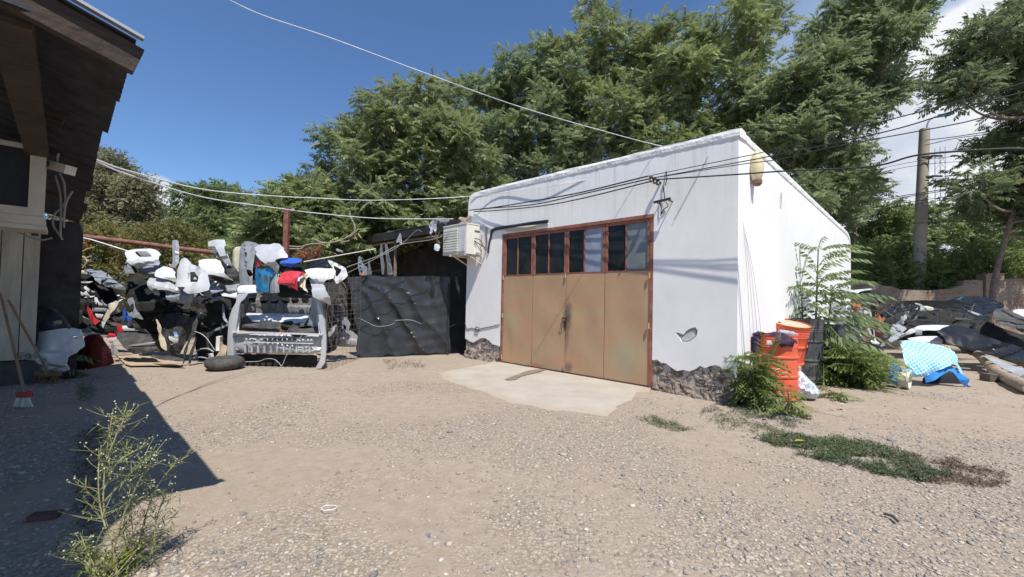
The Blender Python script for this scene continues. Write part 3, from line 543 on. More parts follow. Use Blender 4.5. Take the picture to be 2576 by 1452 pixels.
def tree(name, label, cat, poly, y0, base, n=55, frl=.5, per=15, rs=1, thick=2.0, mat=None, temps=FT, clr=.85, group=None, trunks=1, droop=.25, lobes=14, limbmat=None, sparse=1.0, tr0=.13):
    rng = np.random.default_rng(rs); rr = random.Random(rs); poly = chaikin(poly, 1)
    us = [p[0] for p in poly]; vs = [p[1] for p in poly]; cent = []; tries = 0; mind = math.sqrt((max(us)-min(us))*(max(vs)-min(vs))/n)*.62
    while len(cent) < n and tries < 20000:
        tries += 1; u, v = rr.uniform(min(us), max(us)), rr.uniform(min(vs), max(vs))
        if inside(u, v, poly) and all((u-a)**2+(v-b)**2 > mind**2 for a, b, _ in cent): cent.append((u, v, y0+rr.uniform(-thick, thick)))
    C = np.array([Y(*c) for c in cent]); rad = mind/F_*y0*clr
    t = thing(name, label, cat, (base[0], base[1], 0), group)
    mb = MB(); lean = np.array([base[0], base[1], 0.0]); mid = C.mean(0); stems = []
    for k in range(trunks):
        b = lean+np.array([rr.uniform(-.5, .5)*(trunks > 1), rr.uniform(-.5, .5)*(trunks > 1), -.1]); tp = mid+np.array([rr.uniform(-1.3, 1.3)*(trunks > 1), 0, rr.uniform(-.3, .8)])
        pth = arc([b, b*.65+tp*.35+np.array([rr.uniform(-.25, .25), rr.uniform(-.2, .2), 0]), b*.3+tp*.7+np.array([rr.uniform(-.3, .3), 0, 0]), tp], 6); r0 = tr0*(.75 if trunks > 1 else 1); mb.tube(pth, list(np.linspace(r0, .05, len(pth))), 8); stems.append(pth)
    mb.build('trunk', limbmat or mBark, t, smooth=True); lb = MB(); P = []; D = []; S = []
    for c in C:
        st = min((p for s in stems for p in s), key=lambda p: np.linalg.norm(p-c)+1.2*max(0, p[2]-c[2]+.5)); k = (st+c)/2+np.array([rr.uniform(-.2, .2), rr.uniform(-.2, .2), -.12*np.linalg.norm(c-st)])
        lb.tube(arc([st, k, c], 4), list(np.linspace(.045, .014, 9)), 5, False)
        for j in range(lobes):
            d = nrm(rng.normal(0, 1, 3)+[0, 0, .25]); q = c+d*rad*np.array([1.15, 1.15, .8])*rr.uniform(.55, 1.15)
            if j < 5: lb.tube([c, (c+q)/2+np.array([0, 0, -.03]), q], [.014, .01, .005], 4, False)
            a0 = rr.uniform(0, 6.28)
            for i in range(max(3, int(per*1.25*sparse))):
                a = a0+i*2.399; ou = np.array([math.cos(a), math.sin(a), rr.uniform(-.2, .9)])+d*.5; P.append(q+rng.normal(0, .13, 3)); D.append(ou-[0, 0, droop*rr.random()]); S.append(frl*.88*rr.uniform(.55, 1.2))
    lb.build('branches', limbmat or mBark, t, smooth=True)
    V, F = scatter(temps, P, D, S, rng, 1.4); mesh('crown', V, F, mat, t, quads=4, smooth=False)
    return t
mAil = leafmat('ailanthus', (0.241, 0.301, 0.143)); mAil2 = leafmat('ailanthus_b', (0.233, 0.305, 0.139)); mAil3 = leafmat('ailanthus_c', (0.211, 0.288, 0.154)); mFar = leafmat('far_tree', (0.181, 0.256, 0.103)); mGum = leafmat('gum', (0.224, 0.238, 0.145)); mSc = leafmat('scrub', (0.199, 0.204, 0.071)); mRt = leafmat('right_tree', (0.157, 0.217, 0.114)); mNear = leafmat('near_leaf', (0.187, 0.259, 0.083)); mSap = leafmat('sapling_leaf', (0.185, 0.264, 0.119))
tb = lambda u, y: (float(Y(u, 700, y)[0]), y)
GT = 'tree of heaven crowns behind the white garage'
tree('broadleaf_tree', 'wide green tree behind the tarp shed, left end of the tall tree line', 'tree', [(812, 480), (812, 400), (850, 345), (905, 295), (960, 245), (1010, 215), (1070, 232), (1130, 235), (1195, 260), (1230, 330), (1240, 450), (1200, 560), (1130, 610), (1000, 640), (850, 645), (795, 590), (785, 520)], 15.5, tb(1010, 15.5), 62, .52, 8, 1, 1.8, mAil, trunks=3, group=GT)
tree('broadleaf_tree', 'tree rising straight behind the left end of the garage roof', 'tree', [(1190, 290), (1195, 190), (1250, 205), (1290, 155), (1350, 122), (1420, 150), (1450, 240), (1470, 420), (1300, 500), (1170, 540), (1180, 400)], 17.3, tb(1320, 17.3), 38, .54, 8, 2, 1.4, mAil3, trunks=3, group=GT)
tree('broadleaf_tree', 'tree with a narrow pointed top spire above the middle of the garage roof', 'tree', [(1405, 130), (1440, 70), (1478, 5), (1515, 50), (1575, 70), (1630, 120), (1660, 250), (1690, 400), (1450, 450), (1410, 250)], 18, tb(1540, 18), 34, .54, 8, 3, 1.5, mAil, trunks=2, group=GT)
tree('broadleaf_tree', 'tree with visible slender trunk behind the highest part of the garage wall', 'tree', [(1600, 140), (1690, 70), (1770, 85), (1800, 35), (1860, 10), (1880, -30), (1965, -30), (1950, 70), (1920, 150), (1940, 230), (1970, 380), (1640, 430), (1610, 250)], 17.6, tb(1670, 17.6), 44, .54, 8, 4, 1.6, mAil2, trunks=2, group=GT)
tree('broadleaf_tree', 'tallest tree leaning right past the end of the garage toward the concrete pole', 'tree', [(1900, 250), (2010, 180), (2075, 80), (2110, 20), (2150, -40), (2360, -40), (2300, 50), (2245, 130), (2235, 200), (2270, 232), (2215, 262), (2170, 310), (2150, 370), (2150, 450), (2185, 485), (2125, 575), (2080, 560), (1950, 420), (1870, 330)], 16, tb(2120, 17.6), 74, .52, 8, 5, 1.6, mAil3, trunks=3, group=GT)
tree('broadleaf_tree', 'tree whose long dark bough hangs into the upper right of the sky', 'tree', [(2350, 210), (2395, 130), (2470, 85), (2550, 35), (2640, 0), (2700, 160), (2520, 185), (2450, 225), (2370, 260)], 11.5, (18.5, 12.6), 17, .46, 7, 6, .8, mRt, limbmat=mBark)
tree('broadleaf_tree', 'dark tree filling the right edge beside the cables', 'tree', [(2570, 190), (2490, 290), (2540, 345), (2440, 400), (2500, 440), (2425, 470), (2460, 520), (2680, 570), (2700, 150)], 12.5, (14.4, 12.9), 24, .48, 8, 7, .9, mRt, tr0=.085)
tree('broadleaf_tree', 'low round tree behind the brick wall, right of the concrete pole', 'tree', [(2310, 590), (2340, 550), (2400, 525), (2480, 510), (2640, 500), (2660, 700), (2310, 720)], 19, tb(2500, 19), 30, .5, 10, 8, 1.2, mFar, temps=FL+FT)
tree('broadleaf_tree', 'low tree seen between the garage end and the concrete pole', 'tree', [(2140, 600), (2170, 555), (2240, 535), (2320, 560), (2320, 720), (2150, 720)], 18, tb(2230, 18), 18, .5, 11, 9, 1.0, mFar, temps=FL+FT)
tree('broadleaf_tree', 'small feathery tree behind the rusty steel post', 'tree', [(615, 620), (640, 560), (700, 490), (760, 450), (820, 480), (870, 560), (870, 640), (700, 660)], 14, tb(740, 14), 22, .55, 8, 10, .9, mAil2)
tree('broadleaf_tree', 'far domed green tree low on the horizon left of the shed', 'tree', [(370, 570), (400, 510), (470, 478), (545, 474), (620, 498), (650, 560), (650, 640), (400, 640)], 23, tb(510, 23), 30, .55, 12, 11, 1.5, mFar, temps=FL+FT)
tree('gum_tree', 'grey green fine leaved tree next to the left roof edge', 'tree', [(175, 470), (215, 400), (265, 380), (330, 405), (355, 470), (372, 520), (350, 610), (200, 620), (150, 540)], 17, tb(265, 17), 34, .42, 14, 12, 1.0, mGum, temps=FL)
tree('bush', 'yellowish scrub in sunlight below the rusty pipe at left', 'bush', [(165, 640), (190, 585), (330, 575), (440, 590), (520, 612), (580, 670), (330, 730), (165, 710)], 12.4, tb(330, 12.4), 26, .30, 14, 13, .7, mSc, temps=FL, droop=0)
tree('bush', 'tall leafy weeds crowding over the ruined brick wall beside the pole', 'bush', [(2150, 690), (2180, 640), (2250, 630), (2300, 660), (2400, 650), (2480, 640), (2600, 660), (2600, 715), (2430, 722), (2160, 735)], 15.2, tb(2340, 15.2), 30, .34, 10, 14, .6, mNear, temps=FL+FN[:1], droop=0)
tree('bush', 'dark understorey foliage behind the shed roof', 'bush', [(560, 640), (640, 600), (800, 560), (1000, 540), (1180, 480), (1190, 560), (1000, 620), (760, 660), (580, 680)], 17.5, tb(860, 17.5), 36, .5, 9, 15, .8, mFar)
# ---------------------------------------------------------------- plants in the yard
def plant(name, label, cat, base, stems, frl, per, mat, rs, temps=FN, hgt=1.0, spread=.5, droop=.4, bare=.15, stemr=.012, group=None, up=.5):
    rng = np.random.default_rng(rs); rr = random.Random(rs); base = np.array(base, float); t = thing(name, label, cat, base, group); mb = MB(); P = []; D = []; S = []
    for k in range(stems):
        a = rr.uniform(0, 6.28); r = spread*rr.random()**.5; h = hgt*rr.uniform(.6, 1.05) if stems > 1 else hgt; tp = base+np.array([math.cos(a)*r, math.sin(a)*r, h]); b0 = base+np.array([math.cos(a)*r*.25, math.sin(a)*r*.25, -.02])
        pth = arc([b0, (b0+tp)/2+np.array([rr.uniform(-.04, .04), rr.uniform(-.04, .04), h*.06]), tp], 6); mb.tube(pth, list(np.linspace(stemr, stemr*.4, len(pth))), 6)
        for i in range(per):
            tt = bare+(1-bare)*(i+.5)/per; p = pth[min(len(pth)-1, int(tt*(len(pth)-1)+.5))]+rng.normal(0, .01, 3); aa = i*2.399+k; P.append(p); D.append([math.cos(aa), math.sin(aa), up*(.4+tt)*rr.uniform(.5, 1.3)]); S.append(frl*rr.uniform(.75, 1.15)*(1.05-.3*abs(tt-.55)))
    mb.build('stem', M('green_stem', (.13, .15, .06), .7, var=.25), t, smooth=True); V, F = scatter(temps, P, D, S, rng, .9); mesh('leaves', V, F, mat, t, quads=4, smooth=False); return t
b = Ws(3.4, 0, .26)
sap = thing('sapling', 'tall tree of heaven sapling with drooping feather leaves against the white side wall', 'sapling', b); mb = MB(); rr = random.Random(5); P = []; D = []; S = []
for (dx, h, n, ph) in ((0, 2.3, 30, 0), (-.25, 1.45, 11, 1.4), (.22, 1.6, 11, .5)):
    tp = b+np.array([dx*1.2, -.1, h]); pth = arc([b+np.array([dx*.2, 0, 0]), (b+tp)/2+np.array([dx*.25, 0, 0]), tp], 8); mb.tube(pth, list(np.linspace(.026, .010, len(pth))), 7)
    for i in range(n):
        tt = .22+.76*i/n; p = pth[int(tt*(len(pth)-1))]; a = i*2.399+ph; d = np.array([math.cos(a), math.sin(a)*.8-.15, .5+.9*tt]); d += -av*.3
        P.append(p); D.append(d); S.append(1.0-.2*tt+rr.uniform(-.12, .1))
    for i in range(6): a = i*1.05; P.append(tp); D.append([math.cos(a), math.sin(a), 1.1]); S.append(.62)
mb.build('stem', M('green_stem', (.13, .15, .06), .7, var=.25), sap, smooth=True); V, F = scatter([frond(10, 1, .23, .056, .5+.12*k, 2.2+.6*(k % 3), 40+k) for k in range(5)], P, D, S, np.random.default_rng(3), .15); mesh('leaves', V, F, mSap, sap, quads=4, smooth=False)
g = G(1868, 1016); plant('weed_bush', 'bushy feather leaved weed at the garage corner in front of the orange drum', 'weed', g+[.06, -.04, 0], 14, .29, 10, mNear, 31, hgt=.66, spread=.24, up=.5)
g = G(1985, 1040); plant('weed_bush', 'yellow green feather leaved sprays at the foot of the orange drum', 'weed', g+[-.12, .05, 0], 4, .34, 6, mNear, 32, hgt=.30, spread=.3, up=.3)
g = G(2090, 962); plant('weed_bush', 'feather leaved weed between the drums and the dark panels', 'weed', g, 11, .36, 10, mNear, 33, hgt=.46, spread=.36)
g = G(2190, 972); plant('weed_bush', 'largest feather leaved bush, beside the blue tarp', 'weed', g+[-.12, 0, 0], 16, .36, 11, mNear, 34, hgt=.62, spread=.38)
g = G(2045, 930); plant('weed_bush', 'low weeds pressed against the foot of the second orange drum', 'weed', g, 5, .4, 7, mSap, 35, hgt=.5, spread=.35)
g = G(2105, 1002); plant('weed_sprout', 'single low feathery sprout on bare dirt right of the plastic bag', 'weed', g, 3, .28, 5, mNear, 36, hgt=.10, spread=.1, up=.3)
for (u, v, lab, s, k) in [(110, 950, 'shaded feather leaved weed in front of the white car door', .5, 37), (85, 905, 'taller shaded feather leaved weed by the plank wall', .6, 38)]:
    g = G(u, v); plant('weed_bush', lab, 'weed', g, 3, s, 6, mSap, k, hgt=.55, spread=.2)
# dry branches and creeper on the shed roof / scrub
mTw = M('dry_twig', (.33, .27, .20), .85, var=.25, scale=12)
def twigs(name, label, lines, tf, y, r, mat=mTw, cat='branch'):
    mb = MB()
    for ln in lines: mb.tube(arc([Y(*T(tf, *p[:2]), y+(p[2] if len(p) > 2 else 0)) for p in ln], 5), r, 5)
    return mb.build(name, mat, None, label, cat, smooth=True)
twigs('dry_branch', 'bare pale forked branch lying over the shed roof', [[(915, 170), (945, 250), (990, 340), (985, 420), (920, 480), (830, 530), (740, 560), (580, 580), (440, 530)], [(1040, 390), (985, 440), (930, 490)], [(740, 545), (860, 560), (920, 545)], [(70, 620), (240, 630), (350, 600), (580, 580)], [(70, 655), (240, 660), (300, 625), (350, 600)], [(1040, 455), (1080, 515)], [(990, 490), (1020, 535)]], e3, 12.0, .018)
twigs('dry_branch', 'tangle of bare looping stems at the left building corner', [[(100, 0), (60, 100), (90, 200), (130, 260), (180, 290)], [(50, 40), (120, 20), (200, 60)], [(350, 30), (260, 60), (200, 120), (260, 150), (330, 130)], [(300, 180), (230, 270)], [(160, 0), (100, 60), (40, 120)], [(90, 120), (150, 150), (240, 140), (290, 200)]], e2, 8.6, .014, M('vine', (.42, .33, .20), .85, var=.25, scale=12))
t = thing('dead_foliage', 'clump of rust brown dead leaves caught under the shed eave', 'dead leaves', Y(960, 640, 9.8)); rng = np.random.default_rng(8); P = []; D = []; S = []
for i in range(420):
    u = rng.uniform(215, 530); v = 630+ (530-u)*.22 + rng.uniform(0, 150)*(1-abs(u-400)/330); P.append(Y(*T(e3, u, v), 9.6+rng.uniform(-.2, .2))); D.append(rng.normal(0, 1, 3)); S.append(.085)
V, F = scatter(FL, P, D, S, rng); mesh('leaves', V, F, M('dead_leaf', (.24, .105, .055), .8, var=.4, scale=6), t, quads=4, smooth=False)
# ---- tall spindly weed in the foreground
def tallweed(name, label, g, pts, rs, frl=.05, mat=None, side=20, thickn=.004, fl=True):
    rr = random.Random(rs); t = thing(name, label, 'weed', g); mb = MB(); P = []; D = []; S = []; heads = []
    for pth in pts:
        cv = arc(pth, 8); mb.tube(cv, list(np.linspace(thickn, thickn*.4, len(cv))), 5)
        for i in range(side):
            k = rr.randrange(2, len(cv)-1); p = cv[k]; a = rr.uniform(0, 6.28); ln = rr.uniform(.04, .17)*(1.2-k/len(cv)*.6); d = np.array([math.cos(a), math.sin(a), rr.uniform(.3, 1.1)]); q = p+nrm(d)*ln
            mb.tube([p, (p+q)/2+np.array([0, 0, -.005]), q], [.0018, .0013, .001], 3, False)
            for j in range(3): P.append(p+(q-p)*rr.random()); D.append([rr.uniform(-1, 1), rr.uniform(-1, 1), rr.uniform(-.3, 1)]); S.append(frl*rr.uniform(.5, 1.1))
            if fl and k > len(cv)*.35 and rr.random() < .75:
                for _ in range(rr.randint(1, 3)): heads.append((q+np.array([rr.uniform(-.012, .012) for _ in range(3)]), rr.uniform(.0025, .005)))
    mb.build('stem', M('weed_stem', (.26, .25, .12), .8, var=.25, scale=20), t, smooth=True)
    lf = (np.array([[0, 0, 0], [.4, .05, 0], [1, 0, -.15], [.4, -.05, 0]]), np.array([[0, 1, 2, 3]])); V, F = scatter([lf], P, D, S, np.random.default_rng(rs)); mesh('leaves', V, F, mat, t, quads=4, smooth=False)
    if heads:
        V0, F0 = ico(); n = len(heads); VV = np.concatenate([V0*r+p for p, r in heads]); mesh('flower_heads', VV, (F0[None]+np.arange(n)[:, None, None]*12).reshape(-1, 3), M('seedhead', (.42, .40, .26), .8, var=.35, scale=90), t, kind='stuff', quads=3)
def vp(uv, y): return [Y(u, v, y+(i*.02)) for i, (u, v) in enumerate(uv)]
mWd = leafmat('weed_leaf', (0.143, 0.176, 0.066), .2); y = 1.92
w1 = [vp(a, y) for a in ([(300, 1500), (285, 1380), (262, 1290), (262, 1200), (272, 1110), (285, 1030)], [(262, 1230), (300, 1160), (380, 1115), (450, 1108)][:3], [(265, 1260), (330, 1190), (385, 1150)], [(270, 1150), (300, 1080), (320, 1045)], [(266, 1330), (250, 1260), (248, 1180), (255, 1120)], [(285, 1390), (310, 1300), (350, 1210), (372, 1170)])]
tallweed('tall_weed', 'tallest spindly flowering weed in the lower left foreground', G(300, 1500), w1, 1, .06, mWd, 22)
w2 = [vp(a, y+.15) for a in ([(330, 1480), (350, 1370), (372, 1280), (405, 1210), (455, 1150)], [(350, 1460), (340, 1370), (330, 1290), (345, 1210)], [(360, 1460), (385, 1370), (395, 1300), (420, 1240)], [(300, 1480), (320, 1400), (310, 1330), (325, 1260)])]
tallweed('tall_weed', 'second spindly weed bending right over the lit gravel', G(340, 1480), w2, 2, .065, mWd, 34)
w3 = [vp(a, y-.1) for a in ([(270, 1520), (230, 1430), (190, 1400), (140, 1372)], [(275, 1520), (245, 1440), (220, 1390), (205, 1350)], [(280, 1520), (262, 1450), (240, 1420)])]
tallweed('tall_weed', 'short weed leaning left into the shade at the bottom edge', G(285, 1520), w3, 3, .07, mWd, 20)
plant('ground_weed', 'low bright yellow green leaf clump at the bottom left edge', 'weed', G(285, 1452)+np.array([0, .02, 0]), 9, .07, 9, leafmat('lime', (0.220, 0.286, 0.033), .3), 44, temps=FL, hgt=.10, spread=.10, stemr=.003)
# ---- ground cover patches
def cover(label, poly, n, mat, rs, h=.05, s=.05, name='ground_cover', dens=1):
    rng = np.random.default_rng(rs); pp = [tuple(G(*p)[:2]) for p in poly]; x0, x1 = min(p[0] for p in pp), max(p[0] for p in pp); y0_, y1 = min(p[1] for p in pp), max(p[1] for p in pp); P = []; D = []; S = []; tr = 0
    while len(P) < n and tr < n*30:
        tr += 1; x, yy = rng.uniform(x0, x1), rng.uniform(y0_, y1)
        if inside(x, yy, pp) and noise.noise(Vector((x*5, yy*5, rs)))+noise.noise(Vector((x*14, yy*14, rs)))*.6 > dens: P.append([x, yy, gh(x, yy)+rng.uniform(0, h)]); D.append([*rng.normal(0, 1, 2), rng.uniform(-.1, .9)]); S.append(s*rng.uniform(.6, 1.3))
    V, F = scatter(FL, P, D, S, rng); mesh(name, V, F, mat, kind='stuff', label=label, quads=4, smooth=False)
mG = leafmat('cover_green', (0.066, 0.105, 0.050), .15); mGd = M('cover_dry', (.14, .105, .075), .9, var=.4, scale=5)
cover('dark green creeping mat in a long strip on the yard', [(1895, 1100), (1960, 1092), (2090, 1105), (2200, 1120), (2300, 1150), (2400, 1200), (2330, 1212), (2230, 1195), (2100, 1165), (1980, 1135)], 5200, mG, 1, .045, .04, dens=-.12)
cover('sparse dry creeping weeds at the right end of the strip', [(2260, 1150), (2330, 1140), (2420, 1160), (2540, 1200), (2560, 1220), (2440, 1225), (2330, 1212), (2250, 1190)], 1500, mGd, 2, .04, .035, dens=.08)
cover('thin green ground weeds in front of the orange drum', [(1760, 1030), (1830, 1010), (1960, 1020), (2040, 1045), (2040, 1075), (1900, 1090), (1790, 1075)], 1700, mG, 3, .03, .035, dens=.05)
cover('small patch of low weeds off the corner of the concrete', [(1600, 1050), (1640, 1048), (1700, 1062), (1740, 1080), (1700, 1088), (1640, 1068)], 600, mG, 4, .03, .03, dens=-.05)
cover('dry grass tufts on the dirt below the black tarp', [(960, 905), (1060, 908), (1080, 925), (980, 930)], 420, mGd, 5, .04, .035, dens=.02)
cover('faint green growth darkening the shadow strip at left', [(190, 1100), (260, 1060), (250, 1250), (260, 1452), (215, 1452), (190, 1250)], 900, leafmat('strip_shade_green', (0.044, 0.061, 0.028), .1), 6, .03, .03, dens=-.2)  # dark leaves also put the strip's deeper shade into colour
cover('faint weeds in the shade near the broom', [(195, 975), (235, 972), (232, 1010), (196, 1012)], 260, mG, 7, .08, .04, dens=-.2)
# ================================================================ CAR PARTS
pWh = M('white_paint', (.56, .565, .575), .28, var=.03, scale=2, coat=.4, dirt=.4); pSi = M('silver_paint', (.47, .475, .49), .38, .2, var=.06, scale=2, coat=.3, dirt=.3); pGr = M('grey_primer', (.27, .29, .31), .6, var=.15, scale=5, dirt=.3)
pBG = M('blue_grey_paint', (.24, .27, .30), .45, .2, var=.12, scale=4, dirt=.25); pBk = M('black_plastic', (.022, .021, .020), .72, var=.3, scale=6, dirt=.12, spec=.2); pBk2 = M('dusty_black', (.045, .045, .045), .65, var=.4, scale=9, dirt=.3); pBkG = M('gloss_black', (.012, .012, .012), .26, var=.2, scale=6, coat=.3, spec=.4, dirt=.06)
pRd = M('red_paint', (.50, .035, .045), .4, var=.15, scale=4, coat=.3, dirt=.2); pBl = M('royal_blue', (.03, .10, .42), .45, var=.12, scale=5, dirt=.12); pBm = M('metal_blue', (.03, .21, .42), .3, .4, var=.12, scale=5, coat=.5); pCr = M('cream_paint', (.60, .56, .42), .4, var=.1, dirt=.2)
pCh = M('chrome', (.75, .76, .78), .12, .95, var=.1); pGl = M('glass_dark', (.05, .06, .08), .08, var=.3, spec=.7); pRub = M('tyre_rubber', (.055, .053, .052), .85, var=.35, scale=14, bump=.5, bscale=50, dirt=.3); pBr = M('brown_card', (.38, .29, .20), .9, var=.2, scale=4, bump=.2, bscale=20)
import itertools
GP = 'scrap body panels in the main heap'; GL_ = 'scrap in the shade by the left building'; GR = 'scrap bumpers heaped by the brick wall'
def P_(name, label, pts, tf, y, mat, cat='bumper', group=GP, **k):
    return panel(name, pts, tf, y, mat, label, cat, group, **k)
# ---- main heap, seen from the left
P_('bumper', 'black bumper standing on end, lowest left of the heap', [(165, 450), (370, 455), (430, 600), (600, 690), (720, 760), (700, 860), (560, 880), (380, 900), (330, 975), (240, 760), (180, 640)], c4, 8.45, pBk, bulge=.22, tilt=(0, .25))
P_('bumper', 'black bumper behind the pointed grey panel', [(380, 470), (620, 610), (800, 600), (960, 650), (980, 820), (840, 980), (700, 1060), (560, 1040), (440, 930), (400, 700)], c4, 8.55, pBk, bulge=.2, tilt=(0, .2))
P_('bumper', 'wide black bumper in the middle of the heap above the tyre', [(780, 790), (930, 655), (1120, 675), (1310, 720), (1300, 900), (1240, 980), (1060, 1010), (900, 960), (800, 900)], c4, 8.5, pBk, bulge=.2)
P_('bumper', 'black bumper curving down to the cardboard sheet', [(430, 900), (560, 860), (760, 850), (890, 900), (860, 1080), (780, 1230), (745, 1340), (590, 1260), (560, 1090), (500, 1000)], c4, 8.3, pBk2, bulge=.22)
P_('bumper', 'black panel in shadow behind the loose tyre', [(880, 930), (1240, 960), (1225, 1250), (1190, 1370), (900, 1370), (860, 1200)], c4, 8.5, pBk, bulge=.06)
P_('bumper', 'black lower mass of bumpers at the left foot of the heap', [(60, 880), (320, 880), (470, 960), (560, 1060), (540, 1260), (380, 1250), (300, 1020), (130, 1010)], c4, 8.75, pBk2, bulge=.12)
P_('bumper', 'dark bumper filling the gap behind the grey pillar of the cut car', [(860, 330), (1000, 280), (1330, 330), (1390, 560), (1380, 760), (1100, 760), (900, 640)], c4, 9.05, pBk, bulge=.15)
P_('bumper', 'silver bumper with a large rounded opening, top left of the heap', [(145, 210), (200, 190), (260, 180), (400, 174), (460, 186), (505, 208), (545, 248), (525, 325), (500, 352), (420, 346), (330, 360), (262, 386), (215, 330), (175, 265)], c4, 8.05, pWh, holes=[[(262, 212), (300, 206), (385, 206), (425, 228), (456, 262), (400, 266), (330, 268), (290, 240)]], bulge=.16, tilt=(.15, .55))
P_('bumper', 'dark mesh grille behind the opening of the silver bumper', [(255, 205), (390, 200), (465, 268), (325, 275)], c4, 8.25, pGr, bulge=.02)
P_('fender', 'blue grey fender just under the top left silver bumper', [(290, 395), (380, 352), (480, 346), (530, 352), (490, 400), (474, 472), (380, 458), (335, 450)], c4, 8.1, pBG, cat='fender', bulge=.1, tilt=(0, .4))
P_('fender', 'grey corner piece with a square lamp hole at the far left of the heap', [(122, 340), (150, 310), (185, 303), (215, 350), (245, 434), (150, 440), (118, 430)], c4, 8.3, pGr, cat='fender', holes=[[(148, 362), (182, 370), (184, 396), (152, 396)]], bulge=.07)
P_('door_seal', 'black rubber strip hanging beside the silver bumper', [(140, 245), (160, 250), (210, 320), (250, 380), (262, 430), (240, 432), (200, 350), (165, 300)], c4, 8.0, pBk, cat='trim', bulge=.01)
P_('fender', 'light silver fender with a long tail pointing right', [(383, 478), (450, 487), (480, 480), (560, 495), (690, 562), (732, 612), (716, 656), (690, 640), (630, 616), (560, 606), (500, 612), (436, 624), (412, 592), (405, 530)], c4, 7.9, pSi, cat='fender', bulge=.12, tilt=(0, .5))
P_('fender', 'bright silver fender folded over at the centre left', [(470, 408), (532, 358), (600, 372), (645, 386), (692, 432), (694, 540), (600, 500), (490, 472)], c4, 8.0, pWh, cat='fender', bulge=.12, tilt=(.1, .7))
P_('trim_strip', 'tall upright silver strip sticking up from the heap', [(626, 86), (664, 84), (700, 92), (706, 160), (705, 250), (700, 330), (680, 364), (640, 366), (590, 352), (636, 326), (634, 200)], c4, 8.05, pSi, cat='trim', bulge=.05)
P_('bumper', 'big white bumper with a dark number plate recess, centre of the heap', [(700, 306), (722, 282), (790, 274), (830, 300), (862, 330), (950, 362), (996, 396), (1014, 430), (1020, 560), (1004, 612), (930, 640), (862, 650), (826, 620), (806, 578), (670, 580), (694, 500), (680, 400), (700, 350)], c4, 7.75, pWh, holes=[[(842, 362), (880, 372), (872, 396), (848, 388)], [(882, 428), (932, 424), (942, 480), (934, 528), (892, 530)]], bulge=.2, tilt=(.1, .25))
P_('plate_recess', 'black backing inside the white bumper plate recess', [(872, 420), (940, 416), (950, 490), (940, 540), (884, 540)], c4, 7.85, pBk, cat='trim', bulge=.01)
P_('bumper', 'grey panel with a sharp point hanging down under the white bumper', [(555, 618), (640, 632), (730, 600), (800, 588), (830, 620), (930, 655), (860, 720), (800, 797), (750, 756), (690, 732), (610, 712), (580, 670)], c4, 7.9, pGr, bulge=.1, tilt=(0, -.1))
P_('bumper', 'sunlit white bumper right of the big white one', [(918, 302), (960, 288), (1000, 283), (1090, 283), (1160, 308), (1200, 378), (1244, 515), (1180, 474), (1100, 452), (1012, 452), (1000, 400), (950, 345)], c4, 7.95, pWh, bulge=.18, tilt=(.1, .6))
P_('fender', 'silver wheel arch fender standing above the heap', [(1003, 104), (1040, 90), (1100, 78), (1182, 80), (1202, 150), (1222, 220), (1246, 300), (1250, 352), (1186, 336), (1166, 270), (1128, 178), (1080, 152), (1010, 154)], c4, 8.15, pSi, cat='fender', bulge=.08, tilt=(.1, .3))
P_('fender_liner', 'dark wheel arch liner inside the standing silver fender', [(1040, 156), (1090, 160), (1130, 200), (1160, 290), (1100, 250), (1050, 200)], c4, 8.35, pBG, cat='liner', bulge=.04)
P_('bumper', 'dark grey bumper end behind the sunlit white one', [(1190, 338), (1262, 346), (1320, 408), (1337, 470), (1262, 548), (1150, 542), (1040, 470), (1170, 478), (1244, 520)], c4, 8.15, pBk2, bulge=.08)
P_('fender', 'blue grey fender edge below the white bumpers', [(1018, 540), (1090, 558), (1184, 612), (1066, 652), (1020, 682), (950, 668), (1010, 610)], c4, 7.95, pBG, cat='fender', bulge=.07, tilt=(0, .3))
P_('panel', 'small white panel tucked left of the cut car', [(1130, 636), (1180, 640), (1240, 655), (1314, 630), (1310, 704), (1240, 684), (1160, 672)], c4, 7.95, pWh, cat='panel', bulge=.05, tilt=(0, .5))
P_('panel', 'dull grey panel above the small white one', [(1178, 560), (1310, 560), (1316, 630), (1240, 662), (1190, 612)], c4, 8.1, pGr, cat='panel', bulge=.04)
P_('trim_strip', 'thin pale curved trim leaning at the foot of the heap', [(440, 916), (466, 924), (500, 970), (532, 1010), (526, 1060), (556, 1110), (572, 1180), (571, 1250), (534, 1222), (510, 1130), (482, 1040), (470, 1010), (476, 980)], c4, 8.05, pCr, cat='trim', bulge=.04)
hl = thing('headlight', 'chrome headlight lying in the dark at the foot of the heap', 'headlight', Y(*T(c4, 630, 1190), 7.95), GP)
panel('reflector', [(555, 1066), (590, 1040), (640, 1034), (690, 1050), (704, 1100), (698, 1150), (670, 1174), (630, 1186), (590, 1140)], c4, 7.95, pCh, parent=hl, bulge=.09); panel('lens', [(585, 1090), (640, 1110), (696, 1126), (680, 1170), (640, 1160), (600, 1130)], c4, 7.84, pWh, parent=hl, bulge=.03)
P_('bumper', 'dusty black bumper standing upright at the edge of the cardboard', [(892, 896), (900, 950), (880, 1050), (846, 1120), (800, 1220), (770, 1290), (745, 1392), (728, 1330), (745, 1250), (800, 1160), (850, 1050), (862, 960)], c4, 7.75, pBk2, bulge=.05)
P_('bumper', 'narrow dusty strip right of the standing bumper', [(876, 1100), (884, 1104), (870, 1200), (820, 1380), (790, 1390), (800, 1300), (850, 1190)], c4, 7.8, pBk2, cat='trim', bulge=.03)
P_('fender', 'dark triangular grey panel leaning at the left of the heap', [(150, 702), (205, 684), (232, 740), (262, 800), (290, 860), (316, 922), (240, 900), (158, 878)], c4, 8.2, pGr, cat='panel', bulge=.03)
